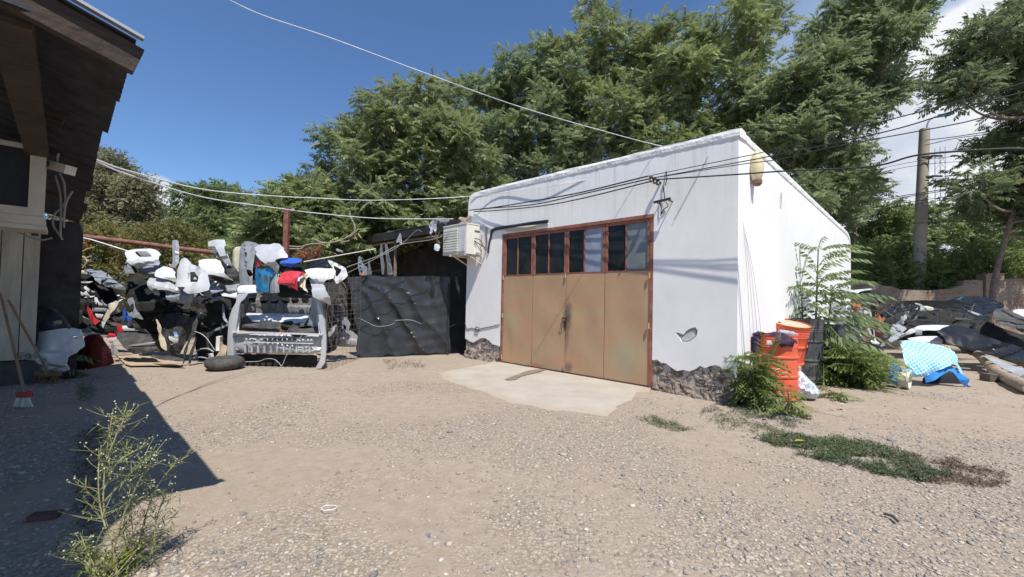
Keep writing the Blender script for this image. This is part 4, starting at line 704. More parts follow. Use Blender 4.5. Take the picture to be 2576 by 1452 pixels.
P_('crate', 'blue plastic crate piece half hidden left of the heap', [(104, 822), (156, 798), (166, 888), (232, 900), (182, 940), (112, 934)], c4, 8.5, pBl, cat='crate', bulge=.05)
dr = thing('car_door', 'black car door with silver trim lying on its side below the heap', 'car door', G(*T(c4, 340, 1285)), GP)
panel('door_skin', [(38, 1052), (120, 1056), (212, 1048), (340, 1018), (390, 1060), (430, 1120), (505, 1215), (512, 1252), (400, 1262), (218, 1286), (160, 1212), (96, 1130)], c4, 7.9, pBk2, parent=dr, bulge=.06, tilt=(0, .8)); panel('trim', [(160, 1190), (300, 1172), (440, 1152), (444, 1166), (300, 1188), (166, 1204)], c4, 7.74, pSi, parent=dr, bulge=.01)
panel('window_frame', [(180, 930), (215, 925), (300, 1000), (420, 1080), (400, 1092), (330, 1050), (260, 1020)], c4, 8.0, pBk, parent=dr, bulge=.02)
for lab, pts, m_ in [('red lamp housing behind the black door', [(40, 975), (70, 968), (100, 1000), (120, 1045), (60, 1052)], pRd), ('white crumpled trim behind the black door', [(95, 985), (140, 985), (170, 1010), (285, 1020), (260, 1036), (120, 1040)], pWh), ('small red corner at the left end of the black door', [(-40, 1060), (30, 1070), (40, 1100), (0, 1120), (-60, 1120)], pRd), ('small white corner below the red one', [(-50, 1115), (40, 1096), (56, 1110), (10, 1160), (-30, 1170)], pWh), ('broken tail lamp on the ground left of the black door', [(-20, 1180), (10, 1160), (50, 1230), (60, 1270), (10, 1290), (-20, 1250)], pGr)]:
    P_('panel', lab, pts, c4, 8.0, m_, cat='panel', bulge=.03)
# cardboard on the ground
def flat(name, label, cat, pts, tf, mat, z=.015, th=.006, group=None, kind=None, wav=.006):
    q = [tuple(G(*T(tf, *p))[:2]) for p in pts]; vs, tr, _ = trimesh2d(chaikin(q, 1), [], .09); zz = np.array([z+wav*noise.noise(Vector((x*5, y*5, 1))) for x, y in vs]); V, F = thicken(np.column_stack([vs, zz]), tr, Z3, th); return mesh(name, V, F, mat, None, label, cat, group, kind)
flat('cardboard_sheet', 'flattened brown cardboard sheet on the ground before the heap', 'cardboard', [(770, 1190), (900, 1180), (1030, 1195), (1250, 1165), (1330, 1230), (1400, 1258), (1402, 1302), (1250, 1304), (880, 1308)], c3, pBr, .03, .01)
P_('panel', 'flat black scrap lying across the cardboard', [(395, 1302), (420, 1288), (500, 1300), (600, 1298), (742, 1330), (745, 1352), (640, 1350), (500, 1336)], c4, 7.55, pBk2, cat='panel', bulge=.02, tilt=(0, 2.2))
# ---- heap, right of centre
P_('bumper', 'off white bumper end standing left of the dark grey bumper', [(118, 370), (125, 300), (140, 232), (176, 208), (214, 198), (205, 320), (200, 444), (150, 420), (128, 400)], c5, 8.45, pCr, bulge=.1)
P_('bumper', 'dark grey bumper standing on end with square holes', [(188, 430), (195, 320), (204, 228), (222, 184), (250, 158), (300, 156), (352, 164), (392, 190), (362, 230), (350, 300), (345, 400), (340, 572), (280, 572), (208, 560)], c5, 8.25, pGr, holes=[[(270, 256), (302, 266), (296, 300), (290, 332), (272, 304)], [(286, 424), (330, 430), (346, 478), (314, 496), (286, 470)]], bulge=.12)
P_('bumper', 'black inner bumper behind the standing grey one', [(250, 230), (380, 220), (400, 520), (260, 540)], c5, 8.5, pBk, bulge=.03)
P_('bumper', 'large pearl silver bumper cap at the top of the heap', [(360, 212), (420, 180), (510, 186), (545, 172), (600, 178), (660, 230), (706, 292), (704, 318), (660, 318), (600, 334), (590, 350), (598, 400), (566, 440), (538, 474), (524, 410), (496, 372), (450, 336), (424, 300)], c5, 8.0, pSi, bulge=.24, tilt=(0, .5))
P_('bumper', 'metallic blue bumper with two round holes', [(348, 402), (390, 393), (412, 424), (450, 434), (466, 408), (484, 402), (522, 432), (532, 480), (492, 492), (490, 642), (390, 642), (345, 560)], c5, 7.9, pBm, holes=[[(412, 474), (426, 466), (438, 480), (434, 524), (420, 540), (410, 510)], [(460, 482), (474, 476), (486, 500), (484, 540), (470, 548), (460, 520)]], bulge=.12)
P_('panel', 'pale backing behind the holes of the blue bumper', [(400, 450), (500, 450), (500, 560), (400, 560)], c5, 8.1, pCr, cat='panel', bulge=.01)
P_('panel', 'small bright red triangle of bodywork by the blue bumper', [(348, 392), (370, 350), (412, 288), (418, 340), (416, 378), (360, 404)], c5, 7.85, pRd, cat='panel', bulge=.03)
P_('panel', 'white and pale green shard between red triangle and pearl cap', [(424, 310), (450, 340), (490, 372), (470, 384), (424, 392)], c5, 7.9, pWh, cat='panel', bulge=.02)
P_('bumper', 'white bumper piece lying behind the top of the cut car', [(186, 582), (220, 572), (352, 570), (378, 590), (396, 642), (330, 648), (260, 652), (190, 676)], c5, 8.0, pWh, bulge=.06, tilt=(0, .6))
P_('panel', 'royal blue scrap of bodywork on top of the red fender', [(594, 344), (616, 322), (660, 309), (730, 314), (798, 320), (806, 346), (764, 362), (722, 380), (690, 406), (650, 392), (600, 370)], c5, 7.85, pBl, cat='panel', bulge=.09, tilt=(0, .5))
P_('bumper', 'glossy black bumper between the blue scrap and the red fender', [(574, 390), (600, 376), (640, 392), (720, 376), (790, 366), (836, 404), (842, 440), (700, 440), (610, 462)], c5, 8.0, pBkG, bulge=.1, tilt=(0, .2))
P_('fender', 'red fender with a pointed lower corner', [(606, 462), (640, 444), (690, 434), (760, 438), (834, 456), (832, 468), (768, 500), (782, 520), (762, 570), (750, 632), (716, 600), (680, 580), (630, 568), (578, 566)], c5, 7.75, pRd, cat='fender', bulge=.11, tilt=(0, .4))
P_('fender', 'cream fender piece with a wheel arch curve beside the red one', [(778, 502), (840, 456), (892, 476), (862, 500), (842, 540), (840, 590), (856, 642), (816, 610), (764, 572)], c5, 7.85, pCr, cat='fender', bulge=.06, tilt=(0, .3))
P_('bumper', 'matt grey bumper corner under the red fender', [(488, 512), (520, 484), (560, 478), (606, 494), (582, 560), (584, 648), (486, 650)], c5, 7.95, pGr, bulge=.08)
P_('bumper', 'black bumper inner side behind the red fender', [(570, 560), (760, 600), (900, 640), (900, 700), (570, 690)], c5, 8.2, pBk, bulge=.03)
P_('bumper', 'black glossy bumper on top at the right of the heap', [(846, 404), (880, 372), (920, 346), (1010, 322), (1050, 350), (1092, 412), (1030, 402), (950, 404), (870, 424)], c5, 8.0, pBkG, bulge=.12, tilt=(0, .7))
P_('bumper', 'brilliant white bumper with a pointed lower edge, right of the heap', [(843, 430), (880, 414), (960, 408), (1050, 414), (1110, 412), (1134, 440), (1122, 512), (1060, 524), (1026, 548), (1000, 592), (960, 560), (920, 528), (880, 472)], c5, 7.8, pWh, bulge=.16, tilt=(.1, .45))
P_('fender', 'white fender frame with a triangular opening at the right end of the heap', [(1028, 328), (1080, 338), (1136, 362), (1222, 402), (1240, 480), (1204, 520), (1148, 562), (1108, 512), (1130, 440)], c5, 8.1, pWh, cat='fender', holes=[[(1106, 384), (1196, 424), (1186, 450), (1150, 496), (1126, 470)]], bulge=.08, tilt=(.1, .4))
P_('panel', 'black inner guard seen through the white fender frame', [(1090, 370), (1210, 415), (1200, 520), (1110, 500)], c5, 8.3, pBk, cat='panel', bulge=.02)
P_('bumper', 'white and grey bumper hanging below at the right of the heap', [(858, 516), (900, 516), (930, 534), (1020, 572), (1052, 622), (1088, 690), (1070, 768), (1030, 744), (980, 712), (930, 684), (918, 630), (890, 560)], c5, 7.7, pSi, bulge=.12, tilt=(0, .2))
P_('bumper', 'tall black bumper standing behind the wire netting', [(880, 560), (1180, 540), (1230, 640), (1250, 900), (1180, 1010), (1160, 1180), (1050, 1230), (1000, 1180), (980, 800)], c5, 8.9, pBk2, bulge=.15)
P_('metal_frame', 'torn grey seat frame leaning behind the netting', [(1160, 870), (1230, 880), (1262, 940), (1250, 1010), (1190, 1010), (1160, 940)], c5, 8.75, pGr, cat='metal frame', holes=[[(1182, 950), (1222, 958), (1232, 990), (1200, 1000)]], bulge=.03)
P_('panel', 'pale grey board behind the netting', [(1180, 1010), (1270, 1010), (1330, 1060), (1322, 1170), (1130, 1165), (1150, 1090)], c5, 8.9, M('pale_board', (.34, .33, .33), .8), cat='board', bulge=.02)
P_('panel', 'blue white shard behind the netting', [(1050, 1010), (1130, 950), (1120, 1000), (1080, 1060), (1046, 1070)], c5, 8.6, pSi, cat='panel', bulge=.02)
t = thing('bumper_loop', 'black rubber loop hanging behind the netting at the right of the heap', 'hose', Y(*T(c5, 1100, 1230), 8.6)); mb = MB()
mb.tube(arc([Y(*T(c5, x, y), 8.6) for x, y in [(1180, 540), (1220, 600), (1216, 670), (1160, 660), (1140, 620)]], 6), .018, 6); mb.tube(arc([Y(*T(c5, x, y), 8.5) for x, y in [(1166, 900), (1160, 1000), (1130, 1130), (1060, 1210), (1010, 1216)]], 8), .032, 7); mb.build('hose', pBk2, t, smooth=True)
# ---- the cut-off rear of a car
g0 = G(*T(c5, 140, 1368)); g1 = G(*T(c5, 985, 1362)); cr = thing('cut_car_rear', 'cut off silver rear end of a car body standing open on the dirt', 'car body', (g0+g1)/2); yc = (g0[1]+g1[1])/2
panel('pillar', [(84, 1310), (80, 1200), (88, 1050), (100, 900), (135, 800), (170, 742), (180, 660), (262, 648), (240, 700), (205, 740), (190, 860), (178, 950), (160, 1030), (140, 1060), (150, 1180), (152, 1372), (122, 1372)], c5, yc-.02, pSi, parent=cr, bulge=.07, flange=.0, crease=0, thick=.07)
panel('pillar', [(888, 668), (950, 682), (980, 800), (1022, 920), (1036, 1080), (1036, 1200), (1020, 1320), (985, 1368), (930, 1372), (978, 1290), (992, 1200), (992, 1060), (972, 960), (966, 860), (940, 740), (890, 700)], c5, yc-.02, pSi, parent=cr, bulge=.07, flange=.0, crease=0, thick=.07)
hs = [[(a, 690), (a+64, 690), (a+70, 720), (a+60, 748), (a+6, 748), (a-6, 720)] for a in (292, 396, 500, 606, 690, 786)]
panel('seat_back', [(262, 648), (500, 654), (896, 664), (884, 760), (874, 852), (560, 846), (250, 838), (256, 740)], c5, yc+.75, M('seat_board', (.15, .15, .15), .7, var=.3, scale=10, dirt=.35), parent=cr, holes=hs, bulge=.0, flange=0, thick=.02, ridge=(0.01, .014, 42))
panel('seat_back_rear', [(262, 660), (890, 670), (876, 770), (256, 765)], c5, yc+.88, pBk, parent=cr, bulge=0, flange=0)
panel('load_floor', [(244, 840), (560, 846), (872, 852), (850, 890), (815, 952), (700, 936), (560, 928), (420, 922), (306, 920)], c5, yc+.5, pWh, parent=cr, bulge=.03, flange=.02, tilt=(0, 1.6))
panel('inner_wall', [(176, 700), (262, 655), (246, 740), (250, 838), (310, 924), (200, 960), (176, 1000)], c5, yc+.3, pBk2, parent=cr, bulge=.03); panel('inner_wall', [(892, 670), (944, 700), (970, 860), (972, 1000), (850, 950), (870, 860), (884, 760)], c5, yc+.3, pGr, parent=cr, bulge=.03)
mb = MB(); a, b = Y(*T(c5, 136, 1022), yc-.06), Y(*T(c5, 1000, 1048), yc-.06); mb.bar(a, b, .10, .022); mb.build('sill', pWh, cr)
for (x0, y0_, x1, y1_) in ((176, 1020, 184, 700), (968, 1040, 952, 850)):
    mb = MB(); mb.bar(Y(*T(c5, x0, y0_), yc), Y(*T(c5, x1, y1_), yc+.05), .03, .02); mb.build('seam', pWh, cr)
panel('rear_panel', [(160, 1042), (560, 1046), (994, 1054), (994, 1130), (975, 1216), (860, 1240), (560, 1236), (212, 1232), (140, 1150), (140, 1080)], c5, yc+.02, M('inner_silver', (.42, .42, .43), .45, .25, var=.12, scale=6, dirt=.45), parent=cr, bulge=.04, flange=.03, thick=.02)
panel('rib_panel', [(234, 1070), (560, 1074), (908, 1082), (906, 1120), (560, 1116), (236, 1108)], c5, yc-.06, MC['inner_silver'], parent=cr, bulge=.02, flange=.02)
mb = MB()
for k in range(7): c = Y(*T(c5, 437+k*47, 1097), yc-.09); mb.box(c-[.028, 0, .02], [1, 0, 0], [0, 1, 0], Z3, .05, .02, .04)
mb.build('slot', pBk, cr); mb = MB(); mb.bar(Y(*T(c5, 236, 1120), yc-.08), Y(*T(c5, 905, 1136), yc-.08), .02, .016); mb.build('ridge', pWh, cr)
mb = MB()
for k in range(11): mb.bar(Y(*T(c5, 250+k*62, 1142), yc-.045), Y(*T(c5, 250+k*62, 1222), yc-.045), .035, .03)
mb.build('ribbing', MC['inner_silver'], cr)
for x in (300, 815):
    mb = MB(); mb.tube([Y(*T(c5, x+q, 1190+w), yc-.05) for q, w in ((-18, 26), (-18, -14), (18, -14), (18, 26), (-18, 26))], .008, 5); mb.build('tow_loop', pSi, cr)
for (x, y) in ((258, 1094), (296, 1094), (346, 1096), (804, 1100), (852, 1102), (884, 1102)):
    mb = MB(); c = Y(*T(c5, x, y), yc-.085); mb.lathe(c, [0, -1, 0], [(.018, 0), (.012, .012), (.0, .013)], 10, capt=False); mb.build('bolt_boss', pWh, cr)
mb = MB(); mb.tube(arc([Y(*T(c5, x, y), yc-.1) for x, y in [(800, 1050), (750, 1110), (690, 1160), (640, 1260), (600, 1350), (570, 1320), (520, 1286), (440, 1284), (370, 1308), (170, 1312)]], 6), .004, 4); mb.build('wire', M('pale_wire', (.5, .5, .48), .5), cr)
panel('opening_shade_sheet', [(160, 1240), (500, 1238), (940, 1244), (940, 1362), (160, 1362)], c5, yc+.14, pBk, parent=cr, bulge=0, flange=0)  # upright black sheet stands in for the shade in the opening below
P_('seat_cover', 'dusty dark bundle of rubber lying inside the cut car', [(172, 1006), (200, 960), (330, 940), (400, 925), (520, 924), (570, 926), (604, 950), (596, 1000), (500, 1012), (360, 1016)], c5, yc+.25, pBk2, cat='rubber mat', group=None, bulge=.1, crumple=.04)
P_('panel', 'small black scrap on the load floor of the cut car', [(596, 930), (700, 914), (720, 950), (690, 1010), (600, 1006)], c5, yc+.3, pBk, cat='panel', group=None, bulge=.04)
def tyre(label, c, ax, R, r, mat=pRub, group=None, cat='tyre'):
    mb = MB(); prof = []
    for i in range(15): a = math.radians(-160+320*i/14); prof.append((R-r+r*math.cos(a)*1.0 if True else 0, r*.95*math.sin(a)))
    mb.lathe(c, ax, prof, 40, False, False); o = mb.build('tyre', mat, None, label, cat, group, smooth=True); return o
tyre('black tyre lying inside the cut car body', Y(*T(c5, 830, 1002), yc+.28)+[0, 0, .0], [0.05, -.25, 1], .30, .09)
c = G(*T(D_, 537, 934)); tyre('loose black tyre lying flat on the dirt before the cut car', c+np.array([0, .28, .105]), [0, -.04, 1], .30, .10)
mb = MB(); mb.box(Y(*T(c4, 1080, 1250), 7.9), nrm([1, .3, 0]), nrm([-.3, 1, 0]), Z3, .06, .16, .26); mb.build('broken_box', M('paper_white', (.62, .62, .6), .8), None, 'torn white box beside the brown paper near the tyre', 'box')
P_('paper_bag', 'crumpled brown paper behind the loose tyre', [(1104, 1168), (1140, 1148), (1160, 1180), (1196, 1200), (1200, 1310), (1120, 1330), (1080, 1320), (1110, 1280)], c4, 7.95, pBr, cat='paper', bulge=.06, crumple=.06)
P_('bumper', 'grey window frame leaning behind the loose tyre', [(985, 1060), (1060, 1035), (1210, 960), (1215, 985), (1080, 1050), (1010, 1078), (1010, 1230), (985, 1220)], c4, 8.2, pBG, cat='frame', bulge=.02)
mb = MB()
for q in ([(860, 1262), (920, 1232), (1000, 1228), (1060, 1262)], [(850, 1330), (920, 1316), (1000, 1330), (1060, 1340)], [(860, 1262), (880, 1300), (850, 1330)]): mb.tube(arc([Y(*T(c4, *p), 7.95) for p in q], 5), .014, 6)
mb.build('hoop', pGr, None, 'grey plastic hoops on the dirt left of the tyre', 'hoop', smooth=True)
P_('panel', 'crushed white plastic at the tyre edge', [(1000, 1280), (1060, 1270), (1070, 1330), (1040, 1345), (1000, 1330)], c4, 7.9, pWh, cat='panel', bulge=.03, crumple=.03)
mb = MB(); mb.tube(arc([Y(*T(c4, *p), 7.7) for p in ((860, 1046), (920, 1066), (980, 1110), (1030, 1180), (1070, 1240))], 6), .005, 4); mb.build('loose_cable', M('pale_wire', (.5, .5, .48), .5), None, 'pale cable drooping from the dusty bumper to the torn box', 'cable')
# ---- small shards and strips wedged all through the heaps
SEEN = set(); CN = {pBk.name: 'black', pBk2.name: 'dusty black', pBkG.name: 'glossy black', pGr.name: 'grey', pSi.name: 'silver', pWh.name: 'white', pBG.name: 'blue grey'}
def shards(n, box, tf, y0, y1, noun, anchors, group, rs, mats, big=1.0):
    """small strips and shards wedged between the big parts, each told apart by colour, size, tilt and neighbour"""
    r = random.Random(rs); x0, y0_, x1, y1_ = box
    for i in range(n):
        x, y = r.uniform(x0, x1), r.uniform(y0_, y1_); a = r.uniform(-.9, .9)+(1.57 if r.random() < .3 else 0); ln = r.uniform(45, 130)*big; w_ = ln*r.uniform(.08, .3); c_, s_ = math.cos(a), math.sin(a); bend = r.uniform(-.25, .25)*ln
        mt = mats[i % len(mats)]; an = min(anchors, key=lambda q: (q[0]-x)**2+(q[1]-y)**2); deg = abs((a+math.pi/2) % math.pi-math.pi/2)
        lab = '%s %s %s %s %s the %s' % ('long' if ln > 88*big else 'short', CN[mt.name], noun, 'lying level' if deg < .28 else 'standing upright' if deg > 1.2 else 'sloping right' if (math.tan(a) > 0) else 'sloping left', ('right of' if x > an[0] else 'left of') if abs(x-an[0]) > abs(y-an[1]) else ('below' if y > an[1] else 'above'), an[2])
        if lab in SEEN: continue
        SEEN.add(lab)
        q = [(-ln, -w_*.3+0), (-ln*.4, -w_+bend*.6), (ln*.3, -w_*.8+bend*.6), (ln, -w_*.2), (ln*.9, w_*.4), (ln*.2, w_*.6+bend*.6), (-ln*.5, w_*.5+bend*.6), (-ln*.9, w_*.5)]
        panel('shard', [(x+p*c_-t*s_, y+p*s_+t*c_) for p, t in q], tf, r.uniform(y0, y1), mt, lab, 'scrap', group, bulge=.04, tilt=(r.uniform(-.3, .3), r.uniform(-.2, .8)), thick=.012)
AM = [(630, 1100, 'chrome headlight'), (1000, 820, 'black bumper above the tyre'), (800, 720, 'pointed grey panel'), (300, 700, 'leftmost black bumper'), (330, 1150, 'black car door'), (1100, 1250, 'crumpled brown paper'), (500, 1080, 'pale curved trim'), (840, 1150, 'dusty upright bumper')]
shards(30, (430, 640, 1230, 1000), c4, 8.05, 8.3, 'strip', AM, 'plastic strips in the main heap', 3, [pBk2, pBk, pGr, pBkG, pBk2], .9)
shards(9, (300, 250, 1300, 620), c4, 8.2, 8.5, 'shard', [(340, 280, 'holed silver bumper'), (900, 450, 'big white bumper'), (1100, 400, 'sunlit white bumper'), (560, 540, 'long tailed fender'), (1250, 430, 'dark grey bumper end')], 'shards high in the main heap', 5, [pGr, pSi, pWh, pBG], .8)
shards(30, (330, 430, 880, 950), c3, 8.2, 8.65, 'shard', [(670, 480, 'crumpled blue grey sheet'), (730, 780, 'slanted pale strip'), (570, 830, 'sloping red panel'), (640, 700, 'curved white strip'), (420, 640, 'torn white corner'), (860, 820, 'blue crate piece')], 'shards in the shaded scrap', 6, [pBk2, pGr, pBk, pBG, pBk2, pWh], .55)
shards(44, (520, 380, 1620, 700), q2, 9.6, 10.9, 'strip', [(640, 420, 'arched black bumper left end'), (950, 430, 'tan inner shell'), (1500, 480, 'arched black bumper right end'), (900, 680, 'slotted white bumper'), (1250, 640, 'broad black dome'), (600, 660, 'curled grey bumper'), (1250, 520, 'middle black bumper')], 'strips in the right heap', 7, [pBk, pBk2, pBkG, pBk2, pBk, pBkG, pGr, pBk2], .9)
shards(16, (1040, 380, 1440, 720), q1, 8.9, 9.6, 'shard', [(1100, 440, 'grey door card'), (1250, 380, 'bright red scrap'), (1350, 560, 'white edged door panel'), (1180, 640, 'charcoal bumper corner'), (1430, 480, 'orange lamp')], 'shards beside the garage wall', 8, [pBG, pBk2, pGr, pBk], .6)
# ---- shaded scrap on the left
P_('cover', 'crumpled blue grey sheet over the top of the shaded scrap', [(490, 410), (540, 398), (600, 410), (670, 416), (742, 446), (770, 476), (826, 492), (856, 524), (884, 556), (892, 592), (850, 590), (820, 592), (760, 560), (700, 570), (650, 492), (600, 462), (540, 450)], c3, 8.7, pBG, cat='cover', group=GL_, bulge=.15, tilt=(0, .9), crumple=.05)
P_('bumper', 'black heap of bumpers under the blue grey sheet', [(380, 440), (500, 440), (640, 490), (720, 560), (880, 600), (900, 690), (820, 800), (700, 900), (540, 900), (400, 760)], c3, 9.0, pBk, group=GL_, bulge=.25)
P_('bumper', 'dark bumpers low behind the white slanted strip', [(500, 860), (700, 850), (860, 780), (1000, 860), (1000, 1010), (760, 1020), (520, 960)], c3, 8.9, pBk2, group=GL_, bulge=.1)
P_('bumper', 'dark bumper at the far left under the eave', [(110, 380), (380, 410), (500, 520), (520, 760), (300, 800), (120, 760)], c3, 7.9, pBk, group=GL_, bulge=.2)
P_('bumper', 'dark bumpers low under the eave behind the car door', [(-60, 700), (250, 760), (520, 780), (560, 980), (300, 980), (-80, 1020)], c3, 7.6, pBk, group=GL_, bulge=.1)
for lab, pts, y, m_, bb in [('pale board edge on top of the shaded scrap', [(385, 410), (490, 412), (494, 440), (470, 450), (392, 440)], 8.6, pCr, .02), ('thin white blade among the black bumpers', [(440, 518), (576, 514), (540, 530), (490, 540)], 8.6, pWh, .02), ('torn white corner among the black bumpers', [(458, 606), (492, 622), (508, 598), (550, 656), (500, 640), (470, 650)], 8.6, pWh, .03), ('curved white strip among the black bumpers', [(578, 660), (606, 664), (628, 700), (712, 738), (700, 756), (640, 740), (600, 714)], 8.6, pWh, .03),
    ('upper grey plank behind the slanted strip', [(570, 756), (700, 762), (690, 800), (566, 790)], 8.5, pGr, .02), ('white plank behind the slanted strip', [(590, 812), (672, 820), (650, 862), (610, 850)], 8.5, pWh, .02), ('slanted pale strip leaning on the scrap', [(652, 872), (700, 790), (728, 730), (790, 692), (812, 706), (780, 780), (720, 850), (690, 890)], 8.2, pCr, .02), ('white pointed tip below the slanted strip', [(650, 880), (690, 890), (668, 950), (656, 930)], 8.2, pWh, .02),
    ('red lamp panel sloping at the shadow edge', [(508, 745), (552, 770), (596, 840), (632, 884), (606, 916), (566, 900), (540, 840)], 8.0, pRd, .03), ('white torn panel in the shade, upper left', [(228, 560), (290, 568), (332, 596), (320, 660), (324, 778), (280, 770), (238, 742), (272, 728), (268, 640)], 7.3, pWh, .04), ('grey torn panel in the shade, far left', [(-10, 600), (30, 556), (74, 545), (62, 620), (30, 690), (-10, 750)], 7.2, pWh, .04),
    ('dim blue headlight glass in the shade', [(150, 780), (200, 770), (230, 840), (244, 960), (190, 956), (150, 880)], 7.2, pBG, .06), ('folded grey cover on the shaded scrap', [(110, 376), (200, 380), (330, 405), (380, 420), (300, 430), (160, 410)], 7.5, pBG, .04)]:
    P_('panel', lab, pts, c3, y, m_, cat='panel', group=GL_, bulge=bb)
P_('panel', 'deep red cloth in the scrub below the rusty pipe', [(450, 170), (500, 130), (560, 120), (580, 150), (540, 190), (500, 240), (460, 282), (446, 240)], c3, 12.0, M('red_cloth', (.28, .015, .015), .8), cat='cloth', group=None, bulge=.1, crumple=.08)
cd = thing('car_door', 'white car door standing in the shade with its window frame up', 'car door', G(*T(e1, 640, 1000)), GL_); yd = G(*T(e1, 640, 1000))[1]
panel('door_skin', [(408, 362), (600, 326), (820, 290), (980, 278), (1090, 300), (1120, 360), (1150, 470), (1150, 530), (1080, 590), (1030, 680), (1000, 780), (960, 850), (880, 880), (700, 930), (520, 972), (500, 800), (470, 500)], e1, yd, pWh, parent=cd, bulge=.07, thick=.02)
panel('handle', [(970, 390), (1010, 376), (1060, 400), (1062, 420), (1040, 432), (1000, 410)], e1, yd-.09, pCh, parent=cd, bulge=.02); panel('window', [(420, 30), (700, 30), (840, 120), (940, 260), (800, 288), (410, 350)], e1, yd+.04, pGl, parent=cd, bulge=.02)
mb = MB(); mb.tube(arc([Y(*T(e1, x, y), yd+.0) for x, y in [(250, 30), (480, 14), (700, 14), (800, 80), (900, 200), (955, 285)]], 6), .022, 6); mb.build('window_frame', pBk2, cd, smooth=True)
panel('moulding', [(640, 850), (760, 820), (870, 800), (872, 808), (760, 836), (660, 866)], e1, yd-.08, pGr, parent=cd, bulge=.005)
rp = P_('bonnet', 'dull dark red bonnet leaning in the shade right of the white door', [(1140, 400), (1240, 370), (1420, 360), (1480, 420), (1520, 560), (1560, 760), (1500, 790), (1180, 850), (1150, 700), (1140, 560)], e1, yd+.55, M('dull_red', (.20, .03, .025), .5, var=.2, dirt=.25), cat='bonnet', group=GL_, bulge=.06)
P_('panel', 'pale grey flat panel top behind the white car door', [(1080, 300), (1200, 282), (1240, 290), (1266, 340), (1130, 350)], e1, yd+.3, pGr, cat='panel', group=GL_, bulge=.02)
P_('bumper', 'black gap filler bumper between the white door and the red bonnet', [(1060, 600), (1150, 540), (1180, 850), (980, 850)], e1, yd+.6, pBk, group=GL_, bulge=.03)
# ---- right heap by the brick wall
R_ = lambda lab, pts, y, mat, tf=q2, cat='bumper', **k: P_('bumper' if cat == 'bumper' else 'panel', lab, pts, tf, y, mat, cat=cat, group=GR, **k)
R_('long black bumper arched across the top of the right heap', [(520, 470), (550, 410), (600, 372), (700, 352), (900, 345), (1200, 352), (1400, 392), (1540, 470), (1590, 580), (1570, 620), (1500, 560), (1300, 470), (1000, 440), (760, 450), (640, 480), (560, 530)], 11.6, pBkG, bulge=.3, tilt=(0, .9))
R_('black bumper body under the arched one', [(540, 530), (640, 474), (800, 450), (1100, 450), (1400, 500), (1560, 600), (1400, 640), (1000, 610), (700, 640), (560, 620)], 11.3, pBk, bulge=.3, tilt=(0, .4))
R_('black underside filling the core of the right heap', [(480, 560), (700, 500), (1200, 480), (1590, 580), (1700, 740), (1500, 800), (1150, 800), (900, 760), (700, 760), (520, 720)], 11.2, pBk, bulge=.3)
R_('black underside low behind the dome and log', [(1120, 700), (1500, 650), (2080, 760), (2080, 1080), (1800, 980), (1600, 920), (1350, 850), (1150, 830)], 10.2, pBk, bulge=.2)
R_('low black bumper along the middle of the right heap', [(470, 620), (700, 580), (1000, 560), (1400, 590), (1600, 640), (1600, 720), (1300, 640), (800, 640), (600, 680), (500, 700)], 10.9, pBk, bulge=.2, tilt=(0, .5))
R_('grey and tan inner shell between the black bumpers', [(855, 440), (900, 412), (980, 404), (1040, 420), (1050, 446), (950, 462)], 11.0, pCr, cat='panel', bulge=.04)
R_('black bonnet edge with a blue glint against the brick wall', [(1130, 356), (1240, 320), (1340, 306), (1500, 303), (1620, 325), (1720, 390), (1700, 520), (1560, 470), (1400, 395), (1200, 360)], 12.3, pBkG, bulge=.15, tilt=(0, .4))
R_('blue glint made as a panel on the black bonnet edge', [(1290, 336), (1330, 314), (1366, 308), (1340, 322), (1304, 342)], 12.1, pBm, cat='panel', bulge=.01)  # coloured sliver put in for the glint along the edge
R_('grey bumper curling up at the left of the right heap', [(530, 712), (560, 660), (600, 620), (660, 596), (728, 584), (744, 636), (700, 670), (620, 690), (560, 736)], 10.2, pGr, bulge=.1, tilt=(0, .6))
R_('long grey bumper running to the white one', [(500, 800), (540, 752), (620, 700), (720, 674), (760, 690), (720, 724), (620, 752), (560, 800), (510, 836)], 9.9, pGr, bulge=.08, tilt=(0, .5))
R_('white bumper with a dark slot across the right heap', [(722, 722), (742, 680), (776, 642), (830, 616), (900, 603), (1050, 598), (1205, 604), (1140, 640), (1050, 656), (930, 650), (840, 672), (790, 700), (760, 724)], 9.9, pWh, bulge=.12, tilt=(0, .6))
R_('lower half of the white bumper on the blue tarp', [(770, 736), (900, 716), (1082, 714), (1112, 744), (1132, 790), (1120, 806), (1000, 790), (860, 770), (800, 760)], 9.6, pWh, bulge=.08, tilt=(0, .5))
R_('black slot filler inside the white bumper', [(740, 730), (800, 680), (900, 640), (1130, 640), (1110, 740), (880, 730)], 10.0, pBk, cat='panel', bulge=.02); R_('grey bracket in the slot of the white bumper', [(872, 650), (930, 656), (930, 706), (862, 706)], 9.75, pGr, cat='panel', bulge=.02)
R_('broad black bumper dome behind the log', [(1040, 664), (1100, 632), (1180, 612), (1300, 604), (1420, 640), (1460, 690), (1600, 740), (1800, 820), (2040, 920), (2040, 1070), (1900, 1010), (1700, 940), (1500, 860), (1300, 820), (1130, 790), (1100, 720)], 9.3, pBkG, bulge=.3, tilt=(-.1, .6))
R_('black bumper flank between the dome and the big grey bumper', [(1460, 690), (1600, 560), (1700, 620), (2040, 740), (2040, 940), (1800, 830), (1600, 750)], 9.6, pBk, bulge=.15, tilt=(-.1, .3))
R_('big charcoal bumper at the right edge', [(1606, 540), (1630, 470), (1680, 434), (1760, 430), (1830, 470), (1900, 510), (2060, 590), (2060, 730), (1960, 690), (1800, 630), (1700, 600), (1640, 590)], 9.4, pBk2, bulge=.22, tilt=(-.1, .7))
